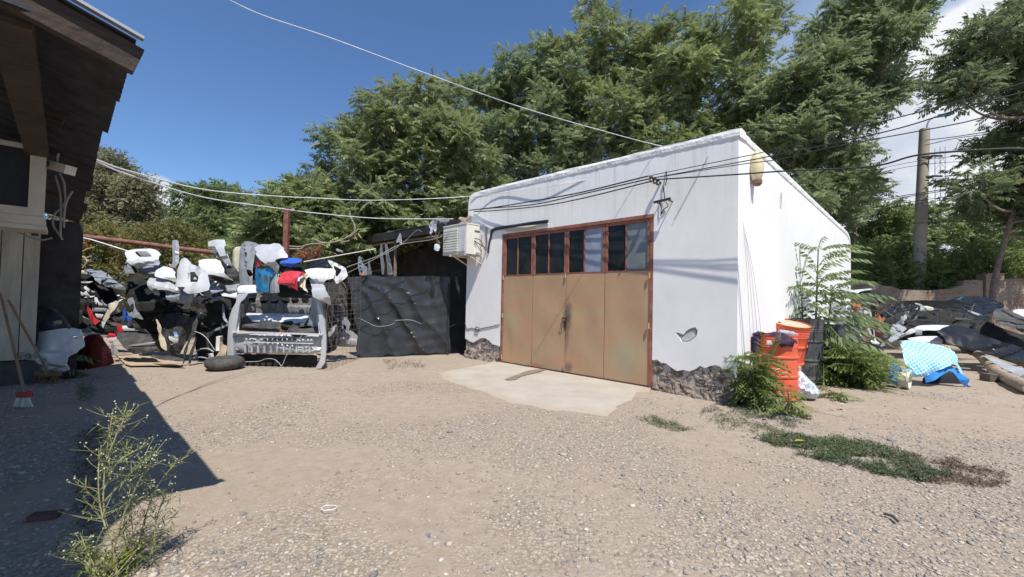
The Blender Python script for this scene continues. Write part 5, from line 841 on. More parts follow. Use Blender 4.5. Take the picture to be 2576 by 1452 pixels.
R_('white panel behind the charcoal bumper at the right edge', [(1826, 492), (1850, 455), (1900, 438), (2060, 440), (2060, 560), (1940, 520)], 9.8, pWh, cat='panel', bulge=.05, tilt=(0, .5))
R_('thin dark strip across the charcoal bumper', [(1740, 452), (1760, 446), (1900, 520), (2060, 590), (2060, 606), (1900, 540)], 9.15, pBk, cat='trim', bulge=.01)
R_('grey lip under the black dome along the log', [(1580, 925), (1700, 950), (1810, 1000), (1980, 1060), (2060, 1100), (2060, 1160), (1980, 1160), (1790, 1070), (1660, 990)], 8.6, pGr, bulge=.06, tilt=(-.1, .5))
R_('black fender standing against the brick wall', [(225, 285), (270, 252), (330, 234), (380, 228), (440, 236), (482, 262), (500, 310), (512, 388), (440, 345), (380, 326), (300, 318)], 11.0, pBk, bulge=.15, tilt=(0, .3), cat='fender')
R_('pale upper rim of the black fender', [(150, 250), (230, 240), (400, 224), (420, 236), (330, 246), (270, 262), (240, 290), (160, 290)], 10.9, pSi, bulge=.04, tilt=(0, .5), cat='fender')
R_('bright red scrap behind the saplings', [(204, 432), (216, 400), (232, 372), (276, 360), (314, 398), (300, 430), (262, 440)], 10.3, M('bright_red', (.75, .05, .03), .4, var=.1), cat='panel', bulge=.03)
R_('round black liner beside the red scrap', [(300, 400), (350, 368), (410, 362), (450, 384), (456, 430), (430, 470), (400, 520), (350, 450)], 10.2, pBk2, cat='liner', bulge=.08)
R_('tall white edged door panel in the right heap', [(332, 462), (350, 442), (372, 438), (394, 480), (402, 540), (420, 620), (446, 700), (430, 730), (392, 700), (362, 620), (336, 520)], 9.6, pWh, cat='panel', bulge=.04); R_('dark inlay of the white edged door panel', [(368, 480), (392, 490), (410, 600), (440, 690), (424, 710), (390, 640), (366, 540)], 9.5, pBk, cat='panel', bulge=.02)
R_('orange and chrome lamp beside the white edged panel', [(434, 476), (456, 458), (480, 500), (500, 540), (540, 520), (556, 546), (470, 606), (440, 590), (432, 530)], 9.9, M('lamp_orange', (.42, .14, .06), .3, var=.5, scale=14), cat='lamp', bulge=.04)
R_('dark wine red liner under the orange lamp', [(436, 590), (520, 600), (560, 640), (530, 700), (470, 730), (440, 700)], 9.9, M('wine', (.10, .02, .02), .5), cat='liner', bulge=.05)
R_('grey door card standing left in the right heap', [(1008, 372), (1030, 340), (1070, 330), (1130, 350), (1196, 430), (1196, 540), (1100, 560), (1002, 520)], 9.6, pGr, tf=q1, cat='panel', bulge=.04, tilt=(.2, 0))
R_('blue grey window frame above the grey door card', [(1060, 330), (1110, 320), (1180, 370), (1215, 410), (1200, 420), (1140, 390), (1070, 350)], 9.7, pBG, tf=q1, cat='frame', bulge=.02)
R_('dark green grey shards around the lamp', [(1200, 440), (1280, 400), (1300, 480), (1290, 600), (1200, 580), (1180, 520)], 9.9, pBG, tf=q1, cat='panel', bulge=.05, crumple=.05)
R_('charcoal bumper corner in front of the grey door card', [(1055, 560), (1090, 530), (1150, 545), (1200, 590), (1270, 640), (1290, 700), (1240, 740), (1050, 735), (1040, 640)], 8.9, pBk2, tf=q1, bulge=.14)
R_('small pale badge shaped scrap on the charcoal corner', [(1188, 650), (1230, 642), (1250, 656), (1200, 668)], 8.7, pGr, tf=q1, cat='panel', bulge=.01)
R_('white crushed scrap below the white edged panel', [(1370, 690), (1420, 660), (1460, 690), (1430, 740), (1400, 740)], 9.4, pWh, tf=q1, cat='panel', bulge=.04, crumple=.05)
R_('black bumper low behind the leafy bush', [(1000, 700), (1300, 680), (1480, 740), (1480, 860), (1000, 860)], 9.3, pBk, tf=q1, bulge=.05)
# ================================================================ SHED AND BLACK TARP
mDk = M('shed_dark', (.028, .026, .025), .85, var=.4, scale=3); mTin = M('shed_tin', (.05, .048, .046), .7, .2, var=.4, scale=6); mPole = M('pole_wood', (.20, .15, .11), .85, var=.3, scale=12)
sh0 = Wf(LF+.02, 0, -.15); shA = G(1166, 554, 2.95); eave_h = 2.95
shed = thing('open_shed', 'dark open sided lean-to shed with a thin tin roof beside the white garage', 'shed', sh0)
a = PL(1172, 552, sh0, bv); b = PL(760, 622, sh0, bv); n = 60
def roofsheet(name, p0, p1, back, drop, parent, mat, wave=.012, per=.09, jag=.03, th=.006, rs=2):
    rr_ = random.Random(rs); e = nrm(p1-p0); Ln = np.linalg.norm(p1-p0); m_ = int(Ln/.02); V = []; off = 0
    for i in range(m_+1):
        s = Ln*i/m_
        if i % 42 == 0: off = rr_.uniform(-jag, jag)
        z = wave*math.sin(s*2*math.pi/per); q = p0+e*s; V += [q+back*(off/np.linalg.norm(back))+Z3*z, q+back+Z3*(drop+z)]
    tr = [(2*i, 2*i+2, 2*i+3, 2*i+1) for i in range(m_)]; V, F = thicken(V, tr, Z3, th); return mesh(name, V, F, mat, parent, smooth=True)
a[2] += .02; roofsheet('roof', a, b, bv*1.75, .05, shed, mTin)
mb = MB(); mb.box(sh0+bv*1.5-av*.0, av, bv, Z3, np.linalg.norm((b-a)[:2])+.2, .06, 2.93); mb.build('rear_wall', mDk, shed)  # rear and end walls near black, carrying the shed's inner shade as colour
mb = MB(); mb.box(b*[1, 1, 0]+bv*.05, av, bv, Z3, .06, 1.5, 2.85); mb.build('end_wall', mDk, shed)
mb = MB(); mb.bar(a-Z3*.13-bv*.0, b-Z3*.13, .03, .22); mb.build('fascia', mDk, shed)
mb = MB(); d = Z3*-.30; mb.tube([a+d+bv*.12, a+(b-a)*.45+d*1.0+bv*.12, b+d+bv*.12], .035, 7); mb.build('eave_pole', mPole, shed)
for k in (.32, .98): mb = MB(); q = a+(b-a)*k+bv*.15; mb.tube([q*[1, 1, 0], q+d], .05, 8); mb.build('post', mPole, shed)
for k in (.1, .35, .6, .85): mb = MB(); q = a+(b-a)*k+bv*.02-Z3*.06; mb.bar(q, q+bv*1.5, .05, .08); mb.build('rafter', mPole, shed)
# black tarp fence
yt0 = G(900, 900)[1]; yt1 = G(1165, 888)[1]; ym = (yt0+yt1)/2
def folds(X, Z, cx, cz):
    x = (X-X.min())/np.ptp(X); z = (Z-Z.min())/np.ptp(Z); d = 0
    ang = np.arctan2(1.02-z, x+.03)-.42*x*x+np.array([.09*noise.noise(Vector((p_*3.1, q_*3.1, 7))) for p_, q_ in zip(x, z)]); r = np.hypot(x, 1-z); d = d-.06*(1-2*np.abs(np.sin(ang*9.5+.5*np.sin(r*5)))**.7)*np.clip(r*1.8, .1, 1.1)*np.exp(-((ang-.72)/.55)**2)*.95
    for (zc, dp, w, k) in ((.62, .34, .045, .10), (.50, .36, .04, .08), (.38, .34, .035, .09), (.25, .30, .03, .10), (.13, .20, .03, .08)):
        sag = zc+.55*(x-.62)**2*3.2*dp; d = d-.25*k*np.exp(-((z-sag)/w)**2)*np.clip(1.25-abs(x-.75)*1.9, 0, 1)
    return d+.02*np.sin(x*31+z*5)*z**4*2+np.array([.018*noise.noise(Vector((a_*9, b_*9, 3)))+.008*noise.noise(Vector((a_*26, b_*26, 3))) for a_, b_ in zip(x, z)])
mTarp = M('black_tarp', (.028, .031, .036), .34, var=.25, scale=5, spec=.5, dirt=.06, bump=.3, bscale=25)
tp = thing('tarp_fence', 'black plastic tarp sagging in folds as a fence between heap and garage', 'tarp', G(1030, 900))
gx = (yt1-yt0)/(G(1165, 888)[0]-G(900, 900)[0])
panel('sheet', [(68, 688), (150, 682), (210, 672), (280, 674), (340, 684), (400, 672), (460, 682), (520, 682), (600, 680), (700, 674), (760, 682), (800, 680), (862, 686), (850, 900), (840, 1080), (860, 1180), (866, 1262), (800, 1280), (740, 1270), (640, 1284), (560, 1276), (480, 1296), (420, 1290), (370, 1278), (330, 1300), (250, 1312), (180, 1312), (130, 1250), (150, 1120), (120, 1000), (96, 900), (90, 780)], c6, (yt0+ym)/2+.1, mTarp, parent=tp, bulge=0, flange=0, crease=0, tilt=(gx*.75, 0), fold=folds, res=.035, thick=.004)
panel('side_sheet', [(846, 690), (900, 684), (985, 684), (985, 900), (980, 1300), (965, 1290), (900, 1262), (840, 1262), (830, 900)], c6, yt1+.0, M('black_net', (.02, .02, .022), .8, var=.2), parent=tp, bulge=0, flange=0, crease=0, tilt=(gx*.7, 0), crumple=.05, res=.05)
for k, (u, v) in enumerate(((905, 690), (1010, 690), (1120, 690))):
    q = G(u, 897); mb = MB(); mb.tube([q+[0, .35, 0], q+np.array([0, .35, 1.66])], .03, 7); mb.build('stake', mDk, tp)
mb = MB()
for ln in ([(150, 1000), (210, 1030), (290, 1065), (380, 1060), (430, 1040)], [(430, 1020), (560, 1018), (640, 1045), (720, 1030), (835, 980)], [(640, 1030), (740, 1040), (830, 1075), (900, 1048)]): mb.tube(arc([PL(*T(c6, *p), G(1030, 893)-np.array([0, .16, 0]), nrm([-gx, 1, 0])) for p in ln], 6), .006, 4)
mb.build('rope', M('rope', (.28, .28, .28), .8), tp)
# rusty post and horizontal pipe
mRu = M('rust_pipe', (.20, .085, .06), .75, var=.35, scale=10, bump=.3)
q = Y(720, 522, 10.2); mb = MB(); mb.box(q*[1, 1, 0]-np.array([.055, 0, 0]), [1, 0, 0], [0, 1, 0], Z3, .11, .11, q[2]); mb.build('steel_post', mRu, None, 'square rust red steel post standing behind the heap', 'post')
mb = MB(); mb.tube([Y(*T(c3, x, y), yy) for x, y, yy in ((330, 84, 8.9), (900, 150, 9.5), (1290, 200, 9.9), (1700, 250, 10.2))], .055, 10); mb.build('rusty_pipe', mRu, None, 'long rusty horizontal pipe above the heap at left', 'pipe', smooth=True)
# netting to the right of the heap
q0, q1_ = G(836, 928)+[0, -.25, 0], G(905, 903)+[0, -.1, 0]; net = thing('wire_netting', 'thin rusty square wire netting between the cut car and the black tarp', 'fence', q0); mb = MB(); dn = q1_-q0
rr = random.Random(4)
for k in range(8): x = k/7; mb.tube([q0+dn*x+[rr.uniform(-.02, .02), 0, 0], q0+dn*x+np.array([rr.uniform(-.03, .03), 0, .9]), q0+dn*x+np.array([0, 0, 1.72])], .0025, 3)
for k in range(16): h = .1+k*.105; mb.tube(arc([q0+Z3*h, (q0+q1_)/2+Z3*(h+rr.uniform(-.03, .03)), q1_+Z3*(h+.02)], 3), .0025, 3)
mb.build('mesh_wires', M('net_wire', (.16, .12, .10), .6), net)
# things hanging under the shed
def hang(name, label, cat, pts, tf, y, mat, **k): return panel(name, pts, tf, y, mat, label, cat, None, **k)
GH = 'parts hanging in the shed'
pHs = M('hung_plastic', (.13, .135, .14), .6, var=.3, scale=15)
hang('grille_strip', 'tallest grey plastic grille strip hanging in the shed', 'grille', [(1400, 590), (1430, 590), (1444, 650), (1460, 760), (1500, 900), (1515, 1010), (1440, 1020), (1430, 860), (1410, 700)], e3, 10.4, pHs, bulge=.02, thick=.02)
hang('grille_strip', 'narrow pair of grey strips left of the tallest grille', 'grille', [(1350, 590), (1366, 600), (1380, 760), (1400, 880), (1390, 1010), (1364, 1010), (1345, 820), (1330, 680)], e3, 10.5, pHs, bulge=.02, thick=.02)
hang('grille_strip', 'laddered grey strip furthest left in the shed', 'grille', [(1040, 770), (1062, 755), (1090, 840), (1120, 880), (1160, 910), (1160, 1020), (1060, 1020), (1030, 880)], e3, 10.2, pBG, bulge=.02, thick=.02, holes=[[(1050, 860), (1075, 860), (1078, 880), (1052, 880)], [(1056, 910), (1085, 905), (1088, 930), (1060, 935)], [(1066, 960), (1100, 955), (1100, 985), (1070, 990)]])
hang('grille_strip', 'slim pointed grey wedge in the shed', 'grille', [(1184, 808), (1196, 850), (1228, 1010), (1160, 1018), (1172, 900)], e3, 10.3, pHs, bulge=.02, thick=.02)
hang('bracket_part', 'grey wire bracket hanging from the eave pole', 'bracket', [(1610, 440), (1628, 470), (1642, 590), (1620, 604), (1600, 560), (1570, 580), (1552, 550), (1580, 510)], e3, 10.3, pGr, bulge=.02, thick=.015)
hang('white_panel', 'small pale box lid under the shed eave at left', 'panel', [(735, 658), (760, 656), (835, 690), (832, 714), (744, 690)], e3, 11.0, pGr, bulge=.02)
hang('orange_part', 'small orange plastic piece peeping over the black tarp', 'scrap', [(1084, 980), (1106, 968), (1124, 972), (1110, 1024), (1084, 1024)], e3, 9.9, M('orange_pl', (.65, .22, .04), .5), bulge=.01)
hang('plastic_bottle', 'white plastic jug hanging on a cord below the cloth', 'jug', [(2086, 600), (2105, 590), (2150, 602), (2160, 640), (2140, 690), (2096, 686), (2074, 660)], e3, 9.35, M('jug_white', (.55, .58, .62), .4, var=.3, scale=30), bulge=.05, thick=.03)
hang('cloth', 'faded purple and white cloth hanging from the white wire', 'cloth', [(2050, 262), (2080, 264), (2100, 300), (2120, 250), (2150, 262), (2110, 320), (2115, 380), (2100, 440), (2060, 380), (2060, 430), (2036, 470), (2020, 450), (2030, 390), (2000, 350), (2020, 300)], e3, 9.35, M('cloth_purple', (.20, .19, .30), .9, var=.5, scale=25, col2=(.5, .5, .55)), bulge=.04, crumple=.06, thick=.01)
hang('cloth', 'small cream and blue rag draped at the right end of the white wire', 'cloth', [(2110, 256), (2200, 262), (2290, 262), (2280, 285), (2236, 330), (2200, 300), (2150, 280)], e3, 9.35, M('cloth_cream', (.5, .45, .36), .9, var=.5, scale=18, col2=(.25, .27, .4)), bulge=.03, crumple=.04, thick=.01)
mb = MB()
for q in ([(2100, 430), (2106, 520), (2160, 580)], [(2020, 460), (2106, 520)], [(2150, 430), (2120, 500), (2110, 560), (2160, 590)]): mb.tube([Y(*T(e3, *p), 9.35) for p in q], .008, 4)
mb.build('cord', mPole, None, 'knotted cord holding the white plastic jug', 'cord')
mb = MB(); mb.tube([Y(*T(e3, x, y), yy) for x, y, yy in ((290, 838, 9.0), (800, 745, 9.4), (1275, 660, 9.8), (1270, 690, 9.8))], .014, 6); mb.build('curtain_rod', M('pale_rod', (.55, .52, .48), .6), None, 'thin pale rod sticking out over the heap from the shed', 'rod')
mb = MB(); mb.tube(arc([Y(*T(e3, x, y), yy) for x, y, yy in ((880, 910, 8.8), (1300, 760, 9.3), (1620, 600, 9.6), (2100, 520, 9.7), (2380, 380, 9.8))], 5), .008, 5); mb.build('shed_wire', M('grey_wire', (.20, .20, .20), .5), None, 'grey wire rising from the heap to the air conditioner', 'wire')
mb = MB(); mb.tube(arc([Y(*T(e3, x, y), yy) for x, y, yy in ((890, 990, 8.8), (1200, 830, 9.2), (1600, 620, 9.6), (1830, 410, 9.7), (1910, 425, 9.7))], 5), .006, 5); mb.build('shed_wire', M('grey_wire', (.20, .20, .20), .5), None, 'second thin wire rising across the shed opening', 'wire')
# ================================================================ LEFT BUILDING WITH PORCH ROOF
HEV = 2.34; E0 = G(353, 104, HEV); E1 = G(282, 340, HEV); ev = nrm((E1-E0)*[1, 1, 0]); iv = np.array([-ev[1], ev[0], 0]); iv = iv if iv[0] < 0 else -iv
LB = thing('porch_building', 'timber framed building with a corrugated porch roof along the left edge', 'building', G(60, 965)); SL = .30
mRfU = M('roof_tin_dark', (.045, .045, .05), .65, .3, var=.35, scale=8); mWd1 = M('old_timber', (.045, .030, .021), .85, var=.35, scale=5, stretch=(1, 1, 8), bump=.4, bscale=30); mWd2 = M('lit_timber', (.30, .24, .165), .85, var=.25, scale=6)
def roof(p0, ln, back, name='roof_sheet', rs=2): return roofsheet(name, p0, p0+ev*ln, iv*back, SL*back, LB, mRfU, .01, .075, .02, .004, rs)
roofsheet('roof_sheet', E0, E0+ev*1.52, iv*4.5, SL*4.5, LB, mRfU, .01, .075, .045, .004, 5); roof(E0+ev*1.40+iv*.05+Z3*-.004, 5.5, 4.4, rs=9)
q = E0-ev*0+Z3*.02
V = []
def S2(k, e_, dz=0): return E0+ev*e_+iv*k+Z3*(SL*k+dz)
mb = MB(); mb.bar(S2(.0, .04, -.075), S2(4, .04, -.075), .045, .11); mb.build('rake_board', mWd1, LB)
mb = MB(); mb.bar(S2(-.01, -.01, .012), S2(4, -.01, .012), .03, .012); mb.build('roof_flashing', M('flash', (.35, .36, .37), .5, .5), LB)
mb = MB(); mb.bar(S2(.36, .12, -.12), S2(.36, 2.4, -.12), .115, .07); mb.build('wall_plate', mWd1, LB)
for e_ in (1.5, 3.1, 4.7): mb = MB(); mb.bar(S2(.22, e_, -.05), S2(3.8, e_, -.05), .05, .06); mb.build('rafter', mWd1, LB)
mb = MB(); mb.bar(Y(*T(c1, -60, 300), 2.3), Y(*T(c1, 236, 236), 2.25), .055, .05); mb.build('brace', mWd2, LB); mb = MB(); mb.bar(Y(*T(c1, 440, 180), 2.1), Y(*T(c1, 545, 196), 2.0), .035, .04); mb.build('brace_end', mWd2, LB)  # brace wood coloured lighter to show it lit
mb = MB(); mb.bar(Y(*T(c1, -60, 392), 2.35), Y(*T(c1, 590, 215), 2.05), .06, .07); mb.build('tie_beam', mWd1, LB)
for i in range(5): x, y = 190+i*52, 22+i*11; mb = MB() if i == 0 else mb; mb.box(Y(*T(c1, x, y), 1.72+.02*i), nrm([1, .3, -.2]), nrm([-.3, 1, 0]), Z3, .05, .05, .02)
mb.build('mortar_crumbs', M('mortar', (.28, .25, .21), .9, var=.3, scale=20), LB)
# unseen roof sheet added out of view, outlined to shade the lower left
pts = [(-1.75, 1.60), (-1.85, 1.44), (-1.75, 1.10), (-1.43, .66), (-1.3, -1.5), (-6.5, -1.5), (-6.5, 1.6), (-3.2, 1.75)]
vs, tr, _ = trimesh2d(pts, [], .5); V, F = thicken(np.column_stack([vs, np.full(len(vs), HEV)]), tr, Z3, .02); mesh('unseen_shade_roof', V, F, mRfU, LB)
# end wall facing the yard, planks and a flank wall toned dark to stand for porch shade
cw = G(84, 962); bw = -iv; mPl = M('weathered_plank', (.40, .36, .29), .85, var=.22, scale=7, stretch=(1, 1, .15), bump=.3, bscale=40, dirt=.2)
mb = MB(); mb.box(cw+iv*.36-Z3*.05, iv, ev, Z3, 4, .2, 3.0); mb.build('end_wall', M('old_render', (.42, .35, .28), .9, var=.15, bump=.3), LB)
mb = MB()
for k, w_ in ((0, .15), (.16, .19)): mb.box(cw+iv*k+Z3*.33-ev*.03, iv, ev, Z3, w_, .05, 2.1)
mb.build('plank', mPl, LB); mb = MB(); mb.box(cw-iv*.02+Z3*(-.05)-ev*.015, iv, ev, Z3, 2.2, .06, .36); mb.build('foot_shade_strip', M('foot_shade_strip', (.07, .065, .06), .9, var=.3), LB)  # dark foot strip painted in for the shade below the planks
mb = MB(); mb.box(cw+iv*.1, ev, iv, Z3, 4.6, .15, 2.7); mb.box(E0*[1, 1, 0]+ev*6.85+iv*.02, iv, ev, Z3, 2.2, .1, 2.33); mb.build('flank_and_filler_wall', M('porch_shade_wall', (.035, .030, .028), .9, var=.4, scale=4), LB)  # dark tone holds the porch shade; cross wall added to fill the dark gap
# air cooler on the end wall
cl = Y(118, 372, 3.2); cooler = thing('air_cooler', 'large white framed air cooler box hanging on the end wall at left', 'air cooler', Y(60, 582, 3.3)); hC = Y(118, 580, 3.2)[2]; hT = Y(118, 372, 3.2)[2]
mCl = M('cooler_frame', (.46, .42, .36), .6, var=.12, scale=6, dirt=.25); c_ = np.array([cl[0], cl[1], 0]); Wd = .9
def cb(x, h, o, w_, d_, hh, mb): return mb.box(c_+iv*x+ev*o+Z3*h, iv, ev, Z3, w_, d_, hh)
H0 = hC+.10
mb = MB(); cb(0, H0, 0, .08, .04, hT-H0, mb); cb(.08, hT-.035, 0, Wd-.14, .04, .035, mb); cb(.08, H0, 0, Wd-.14, .04, .06, mb); cb(Wd-.06, H0, 0, .06, .04, hT-H0, mb); mb.build('front_frame', mCl, cooler)
mb = MB(); cb(.08, H0+.06, .016, Wd-.14, .02, hT-H0-.095, mb); mb.build('cooling_pad', M('pad', (.018, .020, .026), .9, var=.2, scale=50), cooler)
mb = MB(); cb(.004, H0, .042, Wd, .26, hT-H0-.004, mb); mb.build('cabinet', mCl, cooler); mb = MB(); cb(-.02, hC, -.02, Wd+.04, .35, .03, mb); cb(-.008, hC+.032, -.008, Wd, .32, .066, mb); mb.build('base_tray', mCl, cooler); mb = MB(); cb(.03, hC-.02, .30, .04, .03, .9, mb); cb(.6, hC-.02, .30, .04, .03, 1.0, mb); mb.build('hanger', M('hanger', (.05, .045, .04), .7), cooler)
# camera or lamp box with cables
q = Y(*T(c1, 440, 1250), 3.4); lamp = thing('security_camera', 'small white boxy security camera under the dark eave', 'camera', q); mb = MB(); xx = nrm([.95, -.1, -.25]); yy_ = nrm(np.cross(Z3, xx)); mb.box(q-xx*.10-yy_*.04-Z3*.035, xx, yy_, nrm(np.cross(xx, yy_)), .20, .08, .07); mb.build('housing', M('cam_white', (.55, .55, .54), .5), lamp)
mb = MB(); mb.lathe(q-xx*.06-yy_*.042, -yy_, [(.028, 0), (.028, .01), (.012, .014)], 16); mb.build('lens', M('lensb', (.05, .05, .06), .2), lamp)
mb = MB(); mb.tube([Y(*T(c1, 425, 1205), 3.4), Y(*T(c1, 440, 1140), 3.4), Y(*T(c1, 480, 1155), 3.45)], .008, 5); mb.build('mount', mCl, lamp)
mb = MB()
for ln in ([(345, 95), (370, 150), (375, 210), (378, 260), (350, 300), (310, 340), (310, 400), (350, 460)], [(320, 110), (345, 200), (352, 300), (350, 440), (360, 480)], [(420, 200), (385, 260), (372, 330), (370, 410)], [(300, 470), (250, 480), (200, 475), (100, 435)]): mb.tube(arc([Y(*T(c2, *p), 3.5) for p in ln], 6), .007, 5)
mb.build('loose_cable', M('cable_grey', (.26, .24, .22), .7), None, 'loops of grey cable dangling beside the air cooler', 'cable', smooth=True)
# brooms
def broom(label, top, foot, y0, y1, headm, brm, wdt):
    p, q = Y(*top, y0), G(*foot); q = q+[0, 0, .16]; t = thing('broom', label, 'broom', q*[1, 1, 0], 'brooms leaning on the wall'); mb = MB(); mb.tube([p, q], .014, 8); mb.build('handle', M('broom_pole', (.24, .15, .09), .7, var=.25), t, smooth=True)
    mb = MB(); mb.box(q-np.array([wdt/2, .03, .05]), [1, 0, 0], [0, 1, 0], Z3, wdt, .06, .06); mb.build('head', headm, t); mb = MB()
    for k in range(22): x = (k/21-.5); b0 = q+np.array([x*wdt*.9, random.uniform(-.02, .02), -.045]); mb.tube([b0, b0+np.array([x*.09, random.uniform(-.03, .03), -.11])], .006, 4)
    mb.build('bristles', brm, t)
broom('red headed broom with white bristles leaning at the far left', T(c2, 2, 790), T(c2, 138, 1448), 5.4, 5.0, M('broom_red', (.30, .03, .03), .5), M('white_bristle', (.62, .60, .56), .9), .13)
broom('broom with worn brown bristles leaning before the planks', T(c2, 48, 828), T(c2, 275, 1310), 5.7, 5.5, M('broom_brown', (.16, .08, .05), .8), M('brown_bristle', (.19, .09, .05), .9), .34)
panel('rubber_sheet', [(215, 290), (300, 260), (400, 420), (500, 600), (520, 960), (400, 1060), (240, 1060), (200, 800)], e1, 6.55, pBk, 'black rubber sheet standing between the planks and the white car door', 'rubber sheet', None, bulge=.05)
# ================================================================ RIGHT: DRUMS, TARP, LOG, WALL, POLE
mOr = M('drum_orange', (.72, .115, .05), .42, var=.12, scale=3, dirt=.16, coat=.15); mDr = M('drum_dark', (.07, .072, .075), .55, var=.5, scale=5, dirt=.5)
def drum(name, label, foot, ax, mat, H_=.89, R_d=.292, lid=None, closed=True, group='steel drums at the garage side'):
    t = thing(name, label, 'drum', foot, group); pr = [(R_d-.01, 0), (R_d+.004, .004), (R_d+.004, .02), (R_d-.004, .03)]
    for k in range(1, 5): pr += [(R_d-.004, .045+k*.02), (R_d+.002, .055+k*.02)]
    for c in (H_*.36, H_*.655): pr += [(R_d-.002, c-.022), (R_d+.014, c-.008), (R_d+.014, c+.008), (R_d-.002, c+.022)]
    for k in range(5): pr += [(R_d-.004, H_*.80+k*.028), (R_d+.003, H_*.80+.014+k*.028)]
    pr += [(R_d-.003, H_-.03), (R_d+.007, H_-.012), (R_d+.007, H_), (R_d-.008, H_)]
    mb = MB(); mb.lathe(foot, ax, pr, 48, True, False); o = mb.build('shell', mat, t, smooth=True); ax = nrm(ax); mb = MB(); mb.lathe(np.asarray(foot)+ax*(H_-.02), ax, [(R_d-.006, 0), (R_d-.012, .004)], 48); mb.build('lid', lid or mat, t)
    mb = MB(); x = nrm(np.cross(ax, [0, 1, 0])); mb.lathe(np.asarray(foot)+ax*(H_-.014)+x*.18, ax, [(.03, 0), (.03, .014), (.02, .02)], 14); mb.build('bung', M('bung', (.2, .13, .08), .6), t); return t
f1 = G(1978, 1010)+np.array([0, .27, 0]); f1[2] = 0
d1 = drum('oil_drum', 'front orange steel drum with a dark cloth over its rim', f1, [.0, .02, 1], mOr, lid=M('lid_rust', (.36, .25, .16), .8, var=.3, scale=6))
f2_ = Y(1962, 870, f1[1]+1.15); f2_[2] = .0; f2_ = f2_+np.array([-.02, 0, .07]); drum('oil_drum', 'second orange drum behind with a dusty tan lid tipped forward', f2_, [.05, -.23, 1], mOr, H_=.98, lid=M('lid_tan', (.46, .36, .25), .85, var=.15, scale=4))
mb = MB(); mb.box(f2_+[-.3, -.2, -.072], [1, 0, 0], [0, 1, 0], Z3, .6, .55, .07); mb.build('timber_block', mPole, None, 'old timber block propping the second orange drum', 'block')
f3 = Y(2005, 870, 7.55); f3[2] = 0; drum('oil_drum', 'black and rust steel drum behind the two orange ones', f3+[.02, 0, 0], [0, 0, 1], mDr, H_=1.08, R_d=.36)
f4 = Y(2078, 870, 7.9); f4[2] = 0; drum('oil_drum', 'grey stained drum right of the black one', f4, [.03, 0, 1], M('drum_grey', (.20, .21, .21), .6, var=.5, scale=7, col2=(.04, .045, .05), dirt=.3), H_=.98, R_d=.25)
panel('label', [(416, 684), (486, 686), (484, 728), (418, 724)], q1, f1[1]-.30, M('drum_label', (.52, .52, .5), .6), parent=d1, bulge=.01, thick=.002, flange=0, crease=0)
mb = MB()
for (x0, y0_, x1, y1_) in ((468, 940, 510, 950), (500, 950, 545, 944), (505, 975, 560, 965), (555, 985, 606, 975), (470, 962, 500, 966)): mb.bar(Y(*T(q1, x0, y0_), f1[1]-.305), Y(*T(q1, x1, y1_), f1[1]-.305), .012, .003)
mb.build('paint_mark', M('mark_white', (.7, .66, .6), .7), d1)
cl1 = thing('cloth', 'dark purple cloth draped over the rim of the front drum', 'cloth', f1+[0, 0, .9]); mCl1 = M('purple_cloth', (.055, .028, .055), .95, var=.5, scale=14)
panel('hanging_cloth', [(420, 620), (560, 615), (690, 680), (690, 712), (664, 700), (664, 750), (600, 730), (545, 752), (520, 715), (490, 690), (520, 680), (460, 645)], q1, f1[1]-.31, mCl1, parent=cl1, bulge=.03, crumple=.03, thick=.006)
def blanket(name, c, rx, ry, h, seed, mat, parent): 
    vs, tr, ds = trimesh2d([(c[0]+rx*math.cos(a)*(1+.15*math.sin(5*a+seed)), c[1]+ry*math.sin(a)*(1+.15*math.sin(4*a))) for a in np.linspace(0, 2*math.pi, 26)[:-1]], [], .035); z = [c[2]+h*(.5+noise.noise(Vector((x*9, y*9, seed)))+.5*noise.noise(Vector((x*22, y*22, seed)))) for x, y in vs]; V, F = thicken(np.column_stack([vs, z]), tr, Z3, .008); return mesh(name, V, F, mat, parent)
blanket('bunched_cloth', f1+[-.09, -.02, .885], .19, .2, .035, 3, mCl1, cl1)
mb = MB(); mb.tube(arc([Y(*T(q1, *p), f1[1]-.1) for p in ((320, 612), (316, 680), (312, 800))], 4), [.03, .05, .04, .05, .04, .05, .04, .04, .03][:9], 6); mb.build('hanging_end', M('navy_cloth', (.03, .02, .06), .95, var=.3), cl1)
q = f1+np.array([.03, -.04, .93]); mb = MB(); mb.lathe(q, [.96, -.1, -.12], [(.01, 0), (.034, .012), (.035, .20), (.018, .225), (.012, .24), (.012, .26)], 16); mb.build('bottle', M('bottle_clear', (.42, .46, .52), .25, .2, var=.3, scale=20), None, 'clear bottle lying on the cloth on top of the front drum', 'bottle', smooth=True)
# plastic bag
bg_ = G(*T(q1, 850, 1232))+np.array([-.02, .12, 0]); V = []; F = []
for i in range(15):
    t_ = i/14; r = .165*math.sin(math.pi*min(.97, .12+.88*t_)**.8) if t_ < .7 else .165*math.sin(math.pi*.12)*.0+.05*(1.45-t_)+.06*(1-t_)*2
    r = [.10, .14, .165, .175, .175, .165, .155, .14, .12, .10, .08, .055, .035, .045, .06][i]
    for k in range(22):
        a = 2*math.pi*k/22; w_ = 1+.16*noise.noise(Vector((math.cos(a)*3, math.sin(a)*3, t_*7)))+.1*noise.noise(Vector((math.cos(a)*8, math.sin(a)*8, t_*14))); V.append(bg_+np.array([math.cos(a)*r*w_*1.05-.14*t_, math.sin(a)*r*w_, .44*t_*1.0]))
F = [(i*22+k, i*22+(k+1) % 22, (i+1)*22+(k+1) % 22, (i+1)*22+k) for i in range(14) for k in range(22)]+[tuple(range(21, -1, -1)), tuple(14*22+k for k in range(22))]
